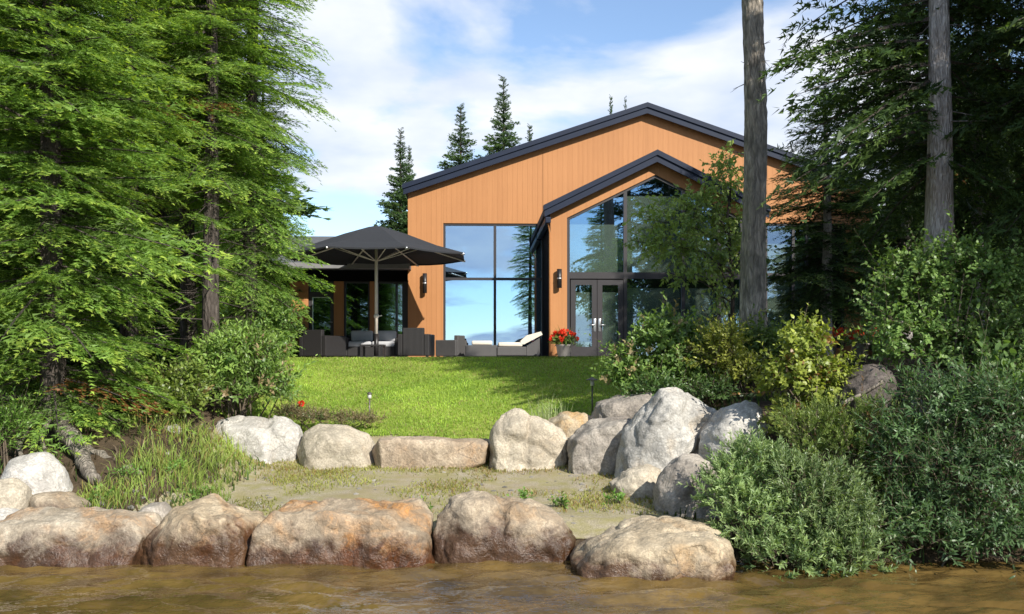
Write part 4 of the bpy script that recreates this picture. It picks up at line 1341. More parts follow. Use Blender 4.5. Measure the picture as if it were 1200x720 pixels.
# --- cedars and hemlocks on the right, darker and looser
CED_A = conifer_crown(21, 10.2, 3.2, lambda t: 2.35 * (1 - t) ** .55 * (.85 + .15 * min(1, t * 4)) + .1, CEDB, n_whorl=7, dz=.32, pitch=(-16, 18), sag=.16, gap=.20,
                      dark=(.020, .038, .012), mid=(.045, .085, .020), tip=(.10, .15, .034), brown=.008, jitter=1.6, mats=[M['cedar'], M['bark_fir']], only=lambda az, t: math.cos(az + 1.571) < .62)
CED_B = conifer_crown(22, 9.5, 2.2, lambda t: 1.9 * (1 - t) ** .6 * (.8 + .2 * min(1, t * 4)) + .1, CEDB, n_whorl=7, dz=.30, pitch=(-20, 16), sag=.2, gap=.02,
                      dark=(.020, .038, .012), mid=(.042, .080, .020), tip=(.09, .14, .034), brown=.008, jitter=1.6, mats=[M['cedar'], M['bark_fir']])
TC_A = trunk_mesh('trunk', 9.9, .205, .03, M['bark_cedar'], 4, lean=(.004, 0), bend=.02, stubs=(8, 2.5, 6, .5), rough=.045)
TC_B = trunk_mesh('trunk', 9.2, .15, .03, M['bark_cedar'], 5, stubs=(10, 1.5, 5, .5))
CG = 'cedar trees shading the right bank'
for lab, u, Y, cr_, tk, rz, sc in (
        ('cedar tree with a thick pale grey trunk standing in the shrubs at right', 1097, 12.3, CED_A, TC_A, 0.0, (1, 1, .98)),
        ('cedar tree with a darker trunk just behind the thick pale one', 1146, 13.8, CED_B, TC_B, 2.0, (.62, .62, 1.0)),
        ('cedar tree with dark boughs hanging over the right end of the house', 968, 17.8, CED_B, TC_B, 4.0, (.8, .8, .54)),
        ('cedar tree standing behind the alder, between house end and thick pale trunk', 1062, 18.6, CED_B, TC_B, 2.9, (.95, .95, .8)),
        ('cedar tree at the right photo edge with rusty spots in its boughs', 1265, 12.0, CED_B, TC_B, 5.2, 1.05),
        ('cedar tree in the dark background between house and thick trunk', 1100, 19.5, CED_A, TC_A, 1.3, 0.95),
        ('cedar tree leaning in from beyond the right frame edge', 1400, 10.4, CED_A, TC_A, 3.3, 1.0)):
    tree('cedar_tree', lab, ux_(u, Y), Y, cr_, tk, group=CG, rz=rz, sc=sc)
for k, (x, y, sc) in enumerate(((9.2, 7.4, 1.05), (10.5, 11.0, 1.2))):
    tree('cedar_tree', 'cedar tree standing outside the view on the right shore', x, y, CED_B, TC_A, group=CG, rz=k * 1.7, sc=sc, z=max(.4, gz(x, y)))

# tall bare trunk in front of the house
tree('bare_tree', 'tall bare grey trunk rising in front of the house and past the photo top', ux_(884.5, 16.0), 16.0, None,
     trunk_mesh('trunk', 8.6, .205, .14, M['bark_grey'], 8, lean=(-.0125, 0), bend=.06, n=26, seg=.10, rough=.075, flare=.25, stubs=(9, 3, 8, .35)))

# --- background spruces
SPR = [conifer_crown(30 + k, 9, .5, lambda t: 2.3 * (1 - t) ** .95 + .08, LOWB, n_whorl=8, dz=.26, pitch=(-12, 35), sag=.10,
                     dark=(.040, .072, .036), mid=(.080, .14, .058), tip=(.16, .24, .09)) for k in range(2)]
TS = trunk_mesh('trunk', 8.9, .12, .015, M['bark_fir'], 9, n=8, seg=.5)


def spruce(u, vtop, Y, label, k=0, wide=1.0, group='spruce trees behind the house', rz=0.0):
    zt = EYE - (vtop - V0) / F * Y
    x = ux_(u, Y); z = gz(x, Y)
    t = tree('spruce_tree', label, x, Y, SPR[k], TS, group=group, rz=rz)
    s = (zt - z) / 9.0; wide *= 1.2
    t.scale = (s * wide, s * wide, s)
    return t


spruce(470, 153, 44, 'pointed spruce left of the house roof end, with a thin one beside it', 0, .80, rz=.3)
spruce(480, 172, 47, 'thin spruce tip close beside the pointed one left of the roof', 1, .55, rz=1.3)
spruce(540, 123, 46, 'middle spruce of the three rising over the left roof slope', 1, .85, rz=2.3)
spruce(589, 91, 45, 'tallest spruce rising over the left roof slope', 0, .78, rz=4.0)
spruce(621, 146, 52, 'tiny spruce tip just showing over the left roof slope', 1, .6)
spruce(716, 112, 52, 'thin bare spruce tip just left of the main roof peak', 1, .35)
spruce(733, 116, 54, 'faintest spruce tip beside the main roof peak', 0, .3)
spruce(455, 268, 40, 'low light green spruce between parasol and house corner', 1, 1.1, rz=.8)
FB = 'forest trees behind the left stand'
FBL = 'forest spruce in the dark wood beyond the left bank trees'
rs_ = random.Random(8)
for u, vt, Y in ((-60, 20, 24), (-5, -30, 27), (45, 30, 23), (95, -20, 26), (140, 10, 30), (175, -40, 25), (215, 30, 29), (250, 0, 33), (268, 120, 28), (300, 190, 31), (328, 250, 33), (20, 60, 20), (110, 60, 20.5)):
    spruce(u, vt, Y, FBL, rs_.randint(0, 1), rs_.uniform(1.0, 1.35), FB, rs_.uniform(0, 6))
FR = 'forest trees behind the right stand'
FRL = 'forest spruce in the dark wood beyond the right bank trees'
for u, vt, Y in ((1055, 160, 33), (1090, 110, 26), (1130, 60, 30), (1165, 30, 24), (1200, 80, 21), (1240, 40, 26), (1290, 20, 20), (1150, 150, 19)):
    spruce(u, vt, Y, FRL, rs_.randint(0, 1), rs_.uniform(1.1, 1.5), FR, rs_.uniform(0, 6))


# --- shrubs
def bush(name, label, x, y, lobes, n_twig, per, leaf, wid, tl, base, hi, cat='shrub', group=None, up=.45, detail=2, spread=.75, stems=14, mat='leaf', z=None, seed=0, alt=None, alt_p=0.0, shell=.55, droop=.15, root_r=.15, sun_bias=0):
    """Stems from the root to lobes of fine twigs; each twig carries its own leaves."""
    rs = np.random.RandomState(seed + 100)
    fm = FM()
    zb = gz(x, y) if z is None else z
    vol = np.array([l[3] * l[4] * l[5] for l in lobes]) ** .7
    which = rs.choice(len(lobes), n_twig, p=vol / vol.sum())
    Lb = np.array(lobes, float)
    d = unit(rs.normal(size=(n_twig, 3))); d[:, 2] = np.where(d[:, 2] < -.35, -d[:, 2], d[:, 2])
    r = shell + (1.0 - shell) * rs.rand(n_twig) ** .6
    ctr = Lb[which, :3]; rad = Lb[which, 3:6]
    # uneven outline
    wob = 1 + .16 * np.sin(5 * d[:, 0] + 3 * d[:, 2] + which) + .12 * np.sin(9 * d[:, 1] - 4 * d[:, 2] + 2 * which)
    P0_ = ctr + d * rad * (r * wob)[:, None]
    P0_[:, 2] = np.maximum(P0_[:, 2], .04)
    D = unit(d * .62 + np.array([0, 0, up]) + rs.normal(size=(n_twig, 3)) * .38)
    TL = tl * (.6 + .8 * rs.rand(n_twig)); TL[rs.rand(n_twig) < .07] *= 2.3; base = np.array(base) * 1.4; hi = np.array(hi) * 1.45; lt = (.78 + .44 * rs.rand(len(lobes)))[which]
    P1 = P0_ + D * TL[:, None]
    stick_set(fm, P0_ - D * TL[:, None] * .3, P1, np.full(n_twig, .0022), np.full(n_twig, .001), np.array([.10, .075, .045]), 1)
    # main stems
    ns = stems
    pick = rs.choice(n_twig, min(ns, n_twig), replace=False)
    rt = np.stack([rs.normal(0, root_r, len(pick)), rs.normal(0, root_r, len(pick)), np.full(len(pick), -.1)], 1)
    md = rt * .4 + P0_[pick] * .6; md[:, 2] += .12 * P0_[pick][:, 2]
    stick_set(fm, rt, md, np.full(len(pick), .014), np.full(len(pick), .009), np.array([.08, .06, .045]), 1)
    stick_set(fm, md, P0_[pick], np.full(len(pick), .009), np.full(len(pick), .004), np.array([.08, .06, .045]), 1)
    # leaves
    n = n_twig * per
    ti = np.repeat(np.arange(n_twig), per)
    s = np.tile((np.arange(per) + .5) / per, n_twig) + rs.normal(0, .04, n)
    PP = P0_[ti] + D[ti] * (TL[ti] * (s * 1.05 - .05))[:, None]
    e1 = unit(np.cross(D, rs.normal(size=(n_twig, 3)))); e2 = np.cross(D, e1)
    ph = np.tile(np.arange(per) * 2.4, n_twig) + rs.normal(0, .3, n) + np.repeat(rs.rand(n_twig) * 6.28, per)
    out = e1[ti] * np.cos(ph)[:, None] + e2[ti] * np.sin(ph)[:, None]
    LD = unit(out * spread + D[ti] * (1.15 - spread * .6 + .5 * s)[:, None] + rs.normal(size=(n, 3)) * .15)
    LN = unit(D[ti] * .9 - out * .45 + np.array([0, 0, .45]) + rs.normal(size=(n, 3)) * .25)
    ln = leaf * (.65 + .6 * rs.rand(n)) * (1.05 - .35 * s)
    tone = rs.rand(n_twig)[ti] * .55 + .25 * s + .2 * rs.rand(n)
    C = np.array(base)[None] + (np.array(hi) - np.array(base))[None] * tone[:, None]
    C = C * lt[ti][:, None]
    if alt is not None:
        tw = (rs.rand(n_twig) < alt_p)[ti]
        C[tw] = np.array(alt) * (.7 + .6 * rs.rand(tw.sum()))[:, None]
    leaf_set(fm, PP, LD, LN, ln, ln * wid / leaf, C, detail, 0, droop)
    me = fm.data('foliage', [M[mat], M['twig']])
    t = empty(name, (x, y, zb))
    tag(t, label, cat, group)
    link('foliage', me, t)
    return t


def lob(x, y, z, *ls):
    """Lobes given in the place, made relative to the root."""
    return [(a - x, b - y, c - z, rx, ry, rz) for a, b, c, rx, ry, rz in ls]


def plobes(Y, u, vbase, spec):
    """Lobes from pixels (u, v, ru, rv, dy, depth) at depth Y, relative to a root at pixel u on the ground."""
    x = ux_(u, Y); z = gz(x, Y)
    k = Y / F
    out = []
    for uu, vv, ru, rv, dyy, dep in spec:
        p = px(uu, vv, Y + dyy)
        out.append((p.x - x, dyy, p.z - z, ru * k, dep, rv * k))
    return x, Y, out


SG = 'shrubs on the right bank'
GAL_B, GAL_H = (.062, .110, .044), (.24, .31, .13)
x, y, lb = plobes(9.3, 920, 670, [(890, 560, 52, 42, .25, .40), (945, 590, 60, 50, .0, .45), (885, 615, 45, 40, -.1, .35), (975, 630, 52, 48, -.15, .4), (930, 658, 58, 38, -.3, .4), (985, 660, 44, 34, -.3, .35), (855, 585, 30, 40, .1, .3)])
bush('sweet_gale', 'grey-green fine-leaved shrub spilling over the water beside the low tan stone', x, y, lb, 1500, 16, .068, .022, .14, GAL_B, GAL_H, up=.5, detail=1, spread=.7, seed=1, stems=40, shell=.45, z=gz(x, y))
x, y, lb = plobes(10.2, 1000, 600, [(985, 545, 50, 50, .2, .4), (1030, 520, 50, 45, .3, .4), (1010, 590, 50, 45, 0, .4), (955, 510, 45, 32, .3, .35)])
bush('sweet_gale', 'mid green fine-leaved shrub behind the grey-green one, partly sunlit', x, y, lb, 1000, 20, .050, .015, .14, (.07, .115, .03), (.24, .31, .08), up=.5, detail=1, spread=.6, seed=2, stems=30, shell=.45, alt=(.22, .12, .05), alt_p=.04)
x, y, lb = plobes(11.3, 950, 520, [(950, 420, 26, 30, 0, .25), (930, 455, 32, 36, 0, .3), (965, 465, 34, 40, .1, .3), (945, 500, 45, 30, .1, .35), (940, 405, 18, 20, .1, .2)])
bush('young_maple', 'tall yellow-green sapling bush in front of the red flowers', x, y, lb, 520, 9, .085, .050, .20, (.075, .120, .022), (.27, .30, .055), up=.35, seed=3, stems=20, spread=.9, shell=.3, alt=(.24, .14, .05), alt_p=.05)
x, y, lb = plobes(11.0, 1120, 640, [(1065, 350, 50, 50, .7, .5), (1120, 330, 55, 45, .6, .5), (1170, 360, 50, 60, .5, .5), (1080, 410, 55, 45, .4, .5), (1150, 420, 60, 50, .2, .5), (1066, 385, 34, 40, .8, .4), (1190, 440, 50, 50, 0, .5)])
bush('alder', 'large dark alder bush with speckled sunlit leaves round the thick pale trunk', x, y, lb, 1500, 10, .070, .042, .22, (.040, .085, .022), (.155, .235, .06), up=.25, seed=4, stems=36, spread=.9, shell=.3)
x, y, lb = plobes(9.6, 1130, 640, [(1090, 480, 50, 40, .3, .45), (1150, 490, 55, 50, .1, .5), (1060, 540, 45, 45, .2, .4), (1120, 560, 60, 50, -.1, .5), (1180, 570, 55, 50, -.2, .5), (1080, 600, 45, 35, -.1, .4), (1150, 632, 60, 32, -.4, .4), (1090, 640, 50, 30, -.4, .35), (1195, 640, 40, 36, -.4, .4), (1045, 620, 36, 34, -.2, .35), (1200, 500, 40, 50, 0, .4)])
bush('willow', 'dark willow shrub with narrow leaves hanging over the black water at right', x, y, lb, 1500, 12, .085, .021, .24, (.022, .052, .019), (.095, .16, .058), up=.15, seed=5, stems=36, spread=.75, shell=.35, droop=.3)
x, y, lb = plobes(10.6, 1165, 600, [(1165, 470, 36, 50, 0, .25), (1185, 500, 30, 40, -.1, .25)])
bush('viburnum', 'large-leaved upright shrub shoot in the shade above the dark willow', x, y, lb, 60, 7, .14, .08, .26, (.050, .095, .025), (.13, .21, .06), up=.8, seed=6, stems=14, spread=.55, shell=.2)
# shrubs below the house
BG = 'shrubs in the bed below the entrance'
x, y, lb = plobes(14.6, 775, 470, [(770, 415, 38, 36, 0, .5), (735, 440, 26, 28, -.1, .4), (800, 440, 36, 32, 0, .5), (760, 450, 44, 22, -.2, .4), (790, 395, 22, 22, .1, .3), (825, 425, 30, 40, .2, .4)])
bush('dogwood', 'dark green broad-leaved bush below the entrance doors with pale tips', x, y, lb, 760, 9, .095, .052, .22, (.045, .095, .022), (.165, .24, .055), up=.4, seed=7, stems=24, spread=.85, shell=.35, group=BG, alt=(.30, .24, .12), alt_p=.06)
x, y, lb = plobes(14.1, 855, 470, [(845, 425, 30, 36, 0, .4), (868, 445, 28, 24, -.1, .35), (850, 405, 20, 20, 0, .3)])
bush('spirea', 'yellow-green bush turning gold left of the tall bare trunk base', x, y, lb, 420, 10, .075, .032, .20, (.085, .115, .018), (.27, .28, .05), up=.5, seed=8, stems=18, spread=.75, shell=.3, group=BG)
x, y, lb = plobes(14.9, 900, 450, [(890, 412, 30, 26, 0, .4), (915, 420, 28, 26, 0, .4), (875, 425, 28, 25, .1, .4)])
bush('dogwood', 'light green bush round the base of the tall bare trunk', x, y, lb, 420, 9, .085, .045, .20, (.045, .09, .02), (.18, .24, .05), up=.5, seed=9, stems=18, spread=.85, shell=.35, group=BG)
x, y, lb = plobes(13.6, 800, 480, [(770, 462, 40, 14, .1, .4), (830, 465, 34, 12, 0, .3)])
bush('fern', 'low dark fern clump at the foot of the dark green bush', x, y, lb, 240, 10, .080, .03, .22, (.025, .055, .015), (.07, .12, .03), up=.3, seed=10, stems=8, spread=.8, shell=.2, group=BG, cat='fern')
# left bank shrubs
LGp = 'shrubs under the fir trees'
x, y, lb = plobes(13.9, 280, 480, [(270, 430, 40, 34, 0, .5), (302, 427, 30, 30, .1, .45), (245, 455, 34, 30, -.1, .4), (290, 460, 46, 26, -.2, .45), (318, 458, 18, 26, 0, .3), (262, 420, 24, 20, .2, .4)])
bush('willowherb', 'bright green leafy shrub at the left lawn edge under the fir trees', x, y, lb, 780, 10, .105, .036, .24, (.050, .105, .022), (.20, .29, .065), up=.5, seed=11, stems=26, spread=.85, shell=.3, group=LGp, alt=(.30, .22, .12), alt_p=.05)
x, y, lb = plobes(13.0, 185, 500, [(175, 465, 44, 30, 0, .45), (205, 480, 36, 24, -.1, .4), (145, 475, 26, 24, 0, .35), (220, 460, 22, 26, .1, .3)])
bush('raspberry', 'yellowish green low shrub left of the bright leafy one, above the log', x, y, lb, 520, 9, .085, .042, .20, (.055, .10, .020), (.20, .25, .05), up=.45, seed=12, stems=20, spread=.9, shell=.3, group=LGp, alt=(.26, .20, .08), alt_p=.08)
x, y, lb = plobes(16.3, 322, 430, [(314, 392, 20, 32, 0, .4), (334, 382, 12, 24, .1, .3), (306, 410, 28, 22, 0, .4)])
bush('viburnum', 'small shrub against the end pilaster of the wing', x, y, lb, 330, 9, .085, .04, .2, (.045, .09, .022), (.15, .23, .06), up=.4, seed=13, stems=14, spread=.85, shell=.3, group=LGp)
x, y, lb = plobes(11.2, 5, 560, [(0, 520, 22, 34, 0, .3), (20, 505, 12, 24, .1, .2)])
bush('fern', 'bright green fern patch at the left photo edge above the white bank stone', x, y, lb, 150, 12, .07, .02, .26, (.06, .13, .02), (.16, .27, .05), up=.6, seed=14, stems=10, spread=.8, shell=.2, group=LGp, cat='fern')
x, y, lb = plobes(12.6, 90, 520, [(60, 500, 40, 20, .3, .4), (120, 500, 36, 18, .4, .4), (95, 470, 40, 24, .8, .5)])
bush('dead_brush', 'tangle of dry brown twigs in the shade below the nearest fir tree', x, y, lb, 260, 3, .05, .015, .40, (.06, .045, .03), (.15, .11, .07), up=.1, seed=15, stems=40, spread=.8, shell=.1, group=LGp, mat='leaf')
# fallen-in bed of purple ground cover behind the boulders at the left
x, y, lb = plobes(14.3, 385, 505, [(370, 492, 48, 9, 0, .35), (420, 494, 30, 8, 0, .3), (340, 486, 20, 10, .1, .3)])
bush('thyme', 'low purplish brown ground cover behind the cream boulder', x, y, lb, 620, 9, .035, .016, .09, (.10, .075, .04), (.24, .19, .10), up=.5, seed=16, stems=8, detail=1, spread=.8, shell=.1, cat='ground cover', alt=(.10, .15, .04), alt_p=.25)

# small tree before the gable
def sapling():
    Y = 18.0
    x = ux_(858, Y); z = gz(x, Y)
    k = Y / F
    spec = [(775, 260, 42, 26, -.1, .5), (820, 245, 38, 30, .2, .5), (800, 290, 46, 30, -.2, .5), (850, 275, 30, 40, .1, .5), (835, 310, 34, 22, 0, .4), (845, 215, 26, 26, .1, .4),
            (760, 285, 24, 14, -.2, .3), (855, 190, 18, 24, 0, .3), (878, 300, 20, 40, .4, .3), (840, 345, 18, 14, 0, .25), (795, 325, 24, 10, 0, .25)]
    rs = np.random.RandomState(77)
    t = empty('birch_tree', (x, Y, z))
    tag(t, 'small leafy birch tree in front of the gable glass, left of the bare trunk', 'tree')
    fm = FM(); n_tw = 720; per = 8
    L_ = []
    for uu, vv, ru, rv, dyy, dep in spec:
        p = px(uu, vv, Y + dyy); L_.append((p.x - x, dyy, p.z - z, ru * k, dep, rv * k))
    L_ = np.array(L_)
    vol = (L_[:, 3] * L_[:, 5]); wh = rs.choice(len(L_), n_tw, p=vol / vol.sum())
    d = unit(rs.normal(size=(n_tw, 3))); r = rs.rand(n_tw) ** .55
    P = L_[wh, :3] + d * L_[wh, 3:6] * r[:, None]
    D = unit(d * .5 + rs.normal(size=(n_tw, 3)) * .5 + np.array([0, 0, -.05])); TL = .16 + .16 * rs.rand(n_tw)
    stick_set(fm, P - D * .1, P + D * TL[:, None], np.full(n_tw, .004), np.full(n_tw, .0015), np.array([.06, .05, .04]), 1)
    ti = np.repeat(np.arange(n_tw), per); s = np.tile((np.arange(per) + .5) / per, n_tw)
    PP = P[ti] + D[ti] * (TL[ti] * s)[:, None]; n = len(PP)
    LD = unit(rs.normal(size=(n, 3)) * .6 + D[ti] * .7 + np.array([0, 0, -.25])); LN = unit(np.array([0, 0, .8]) + rs.normal(size=(n, 3)) * .55)
    ln = .085 * (.6 + .7 * rs.rand(n))
    tone = (.5 * rs.rand(n_tw)[ti] + .5 * rs.rand(n))[:, None]
    C = np.array([.12, .21, .05]) + (np.array([.40, .50, .15]) - np.array([.12, .21, .05])) * tone
    leaf_set(fm, PP, LD, LN, ln, ln * .62, C, 1, 0, .15)
    link('crown', fm.data('crown', [M['leaf'], M['twig']]), t)
    b = MB()
    top = max(L_[:, 2]) + .1
    path = [(.0, 0, -.3), (-.02, 0, .6), (.02, .02, 1.3), (-.02, 0, 2.0), (-.08, .03, 2.7), (-.02, 0, 3.3), (-.05, 0, top)]
    b.tube(path, [.045, .040, .036, .032, .025, .016, .005], 8)
    for q, l in enumerate(L_):
        zz = max(.9, min(l[2] - .45, 3.0)); st = Vector((-.03, 0, zz))
        e = Vector(l[:3]); m_ = st.lerp(e, .55) + Vector((0, 0, .12))
        b.tube([st, m_, e, e + (e - m_) * .5], [.018, .013, .007, .003], 5)
    b.build('trunk', M['bark_fir'], t, True)


sapling()

# --- flowers in pots
def flower_pot(u, v0, dy, label, w, seed):
    lx = LX(u, dy)
    t = empty('flower_pot', hpt(lx, dy), HROT)
    tag(t, label, 'flower pot', 'pots of red flowers on the patio')
    MB().lathe([(.12, 0), (.15, .04), (.19, .30), (.205, .31), (.205, .345), (.175, .345), (.165, .31)], 18).build('pot', M['stone_base'], t, True)
    rs = np.random.RandomState(seed)
    fm = FM(); n = 260
    d = unit(rs.normal(size=(n, 3))); d[:, 2] = np.abs(d[:, 2])
    P = np.array([0, 0, .36]) + d * np.array([w, w * .8, .24]) * (rs.rand(n) ** .5)[:, None]
    C = np.array([.05, .11, .02]) + rs.rand(n)[:, None] * np.array([.13, .15, .03])
    leaf_set(fm, P, d + rs.normal(size=(n, 3)) * .5, d + np.array([0, 0, .5]), np.full(n, .12), np.full(n, .045), C, 2, 0, .3)
    for k in range(14):
        a = rs.rand() * 6.28; q = np.array([[0, 0, .36]]); e = q + np.array([[math.cos(a) * w * .8, math.sin(a) * w * .6, .35 + .25 * rs.rand()]])
        leaf_set(fm, q, e - q, np.array([[-math.cos(a), -math.sin(a), .3]]), np.array([np.linalg.norm(e - q)]), np.array([.022]), np.array([[.16, .20, .06]]), 2, 0, .12)
    link('foliage', fm.data('foliage', [M['leaf'], M['twig']]), t)
    fm = FM(); nb = 26
    d = unit(rs.normal(size=(nb, 3))); d[:, 2] = np.abs(d[:, 2]) * .7 + .1; d[:, 1] -= .3; d = unit(d)
    B = np.array([0, 0, .42]) + d * np.array([w * 1.05, w * .9, .26])
    m = 14; bi = np.repeat(np.arange(nb), m); dd = unit(rs.normal(size=(nb * m, 3)) + d[bi] * .6)
    C = np.array([.80, .06, .03]) * (.6 + .6 * rs.rand(nb * m))[:, None] + np.array([0, .03, .012]) * rs.rand(nb * m)[:, None]
    leaf_set(fm, B[bi] + dd * .008, dd, rs.normal(size=dd.shape), np.full(len(dd), .065), np.full(len(dd), .05), C, 1, 0, .1)
    link('blossom', fm.data('blossom', [M['petal']]), t)


flower_pot(661, 420, -3.75, 'grey pot of red and green flowers at the post beside the entrance doors', .30, 1)
flower_pot(1008, 420, -5.9, 'pot of red flowers half hidden behind the yellow-green sapling bush', .62, 2)
flower_pot(970, 420, -5.8, 'smaller pot of red flowers at the right house corner', .5, 3)

# a single red flower at the lawn edge
t = empty('red_flower', (ux_(353, 14.3), 14.3, gz(ux_(353, 14.3), 14.3)))
tag(t, 'single red flower standing at the lawn edge above the white knobbly boulder', 'flower')
zf = (EYE - (473 - V0) / F * 14.3) - t.location.z
MB().tube([(0, 0, -.02), (.01, 0, zf * .6), (0, 0, zf)], .006, 6).build('stem', M['twig'], t, True)
fm = FM(); n = 30; rs0 = np.random.RandomState(4); dd = unit(rs0.normal(size=(n, 3)) + np.array([0, 0, .4]))
leaf_set(fm, np.array([[0, 0, zf]]) + dd * .012, dd, rs0.normal(size=(n, 3)), np.full(n, .045), np.full(n, .035), np.array([[.70, .06, .03]]) * (.7 + .5 * rs0.rand(n))[:, None], 2)
link('blossom', fm.data('blossom', [M['petal']]), t)
# ------------------------------------------------------------------ grasses, weeds, pebbles
def blades(name, pts, h, w, base, tip, seed, lean=.45, kind='stuff', mat='grass', alt=None, alt_p=0):
    rs = np.random.RandomState(seed)
    n = len(pts)
    hh = h * (.55 + .8 * rs.rand(n)); a = rs.rand(n) * 6.28
    le = lean * hh * rs.rand(n)
    side = np.stack([np.cos(a), np.sin(a), np.zeros(n)], 1) * (w * (.6 + .8 * rs.rand(n)))[:, None] * .5
    b = rs.rand(n) * 6.28
    off = np.stack([np.cos(b) * le, np.sin(b) * le, np.zeros(n)], 1)
    mid = pts + off * .35 + np.array([0, 0, 1.]) * (hh * .6)[:, None]
    top = pts + off + np.array([0, 0, 1.]) * (hh * (1 - .25 * rs.rand(n)))[:, None]
    V = np.stack([pts - side, pts + side, mid - side * .7, mid + side * .7, top], 1).reshape(-1, 3)
    T = (np.arange(n)[:, None, None] * 5 + np.array([(0, 1, 3), (0, 3, 2), (2, 3, 4)])[None]).reshape(-1, 3)
    k = rs.rand(n)[:, None]
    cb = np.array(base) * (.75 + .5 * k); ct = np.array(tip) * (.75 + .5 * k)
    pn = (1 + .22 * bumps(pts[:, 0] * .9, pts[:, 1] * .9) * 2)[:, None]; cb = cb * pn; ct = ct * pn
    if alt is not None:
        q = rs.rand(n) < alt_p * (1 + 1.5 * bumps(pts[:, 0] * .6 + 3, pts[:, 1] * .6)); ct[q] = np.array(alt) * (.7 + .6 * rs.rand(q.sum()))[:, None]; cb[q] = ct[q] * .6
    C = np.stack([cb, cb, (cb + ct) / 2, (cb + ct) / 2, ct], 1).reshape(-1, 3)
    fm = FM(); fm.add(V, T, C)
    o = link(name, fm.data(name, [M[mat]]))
    tag(o, kind=kind)
    return o


def scatter(n, x0, x1, y0, y1, keep, seed, dens=None):
    rs = np.random.RandomState(seed)
    x = rs.uniform(x0, x1, n); y = rs.uniform(y0, y1, n)
    m = keep(x, y)
    if dens is not None: m &= rs.rand(n) < dens(x, y)
    x, y = x[m], y[m]
    return np.stack([x, y, ground_z(x, y)], 1)


pl = scatter(95000, -6, 5, 13.8, 21.5, lambda x, y: LAWN(x, y) | LAWN(x + .08, y) | LAWN(x - .1, y + .08), 1)
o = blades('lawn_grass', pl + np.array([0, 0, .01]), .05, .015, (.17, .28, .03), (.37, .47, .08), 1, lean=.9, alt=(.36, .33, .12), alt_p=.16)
pl = scatter(9000, -6.5, 5.5, 21.2, 21.5, lambda x, y: x > -99, 2)
blades('edge_grass', pl, .085, .014, (.08, .15, .02), (.24, .29, .08), 2, lean=.8)


def patch(x, y):
    return np.clip(np.sin(2.3 * x + 1.1 * y) * np.sin(1.9 * y - 1.2 * x + .6) * .8 + .35 * np.sin(6 * x) * np.sin(5 * y + x) + .15, 0, 1)


BK = lambda x, y: (x > -3.9) & (x < 2.3)
pb = scatter(45000, -3.9, 2.3, 10.3, 13.7, BK, 3, lambda x, y: np.clip(.08 + patch(x, y) * .75 + .9 * sstep(12.3, 13.4, y) - .12 + .4 * sstep(.8, 1.8, x), 0, 1))
blades('beach_grass', pb, .055, .012, (.15, .17, .04), (.38, .37, .11), 4, lean=1.3, alt=(.33, .23, .09), alt_p=.25)
# tall grass tufts on the left shore
rs1 = np.random.RandomState(9)
TUFT = [(ux_(u, Y), Y, r, n) for u, Y, r, n in ((215, 11.6, .42, 1500), (250, 12.4, .38, 1200), (180, 11.3, .35, 1100), (145, 10.75, .30, 1000), (115, 10.6, .22, 700), (235, 11.0, .25, 600), (265, 13.0, .25, 600), (195, 12.4, .4, 800))]
names = ['tall bright grass tuft in front of the white knobbly boulder', 'tall grass tuft right against the white knobbly boulder', 'leaning grass tuft behind the pointed tan stone', 'low bright grass tuft above the long rust stone',
         'small grass tuft beside the white rounded bank stone', 'thin grass tuft at the beach end of the grass bed', 'pale grass tuft at the bed edge behind the white boulder', 'straw-tipped grass tuft below the yellowish shrub']
for k, ((x, y, r, n), lab) in enumerate(zip(TUFT, names)):
    q = np.clip(rs1.normal(size=(n, 2)), -1.6, 1.6) * r * .72
    P = np.stack([x + q[:, 0], y + q[:, 1] * .8, ground_z(x + q[:, 0], y + q[:, 1] * .8)], 1)
    h = .19 if k not in (3, 4) else .14
    P = P[: int(len(P) * .28)]
    o = blades('grass_tuft', P, h, .010, (.17, .26, .045), (.42, .50, .13), 20 + k, lean=1.25, kind=None, alt=(.36, .27, .10), alt_p=.10 + .15 * (k in (6, 7)))
    tag(o, lab, 'grass', 'grass tufts on the left shore', 'thing')
# strip of forest litter grass and weeds over the banks
wl_ = scatter(9000, -8, -3.2, 9.8, 17, lambda x, y: ~LAWN(x, y), 6, lambda x, y: patch(x * .8, y) * .8 + .1)
blades('left_undergrowth', wl_, .13, .02, (.04, .08, .018), (.12, .18, .04), 7, lean=1.0, alt=(.14, .10, .06), alt_p=.3)
wr2 = scatter(14000, 1.6, 9, 9.0, 20, lambda x, y: ~LAWN(x, y), 8, lambda x, y: patch(x, y * .9) * .8 + .1)
wr2 = np.concatenate([wr2, scatter(9000, 4.6, 11, 2.5, 12, lambda x, y: ground_z(x, y) > .12, 18, lambda x, y: patch(x, y) * .7 + .2)])
blades('right_undergrowth', wr2, .14, .022, (.03, .06, .016), (.09, .14, .035), 9, lean=1.0, alt=(.12, .09, .06), alt_p=.3)

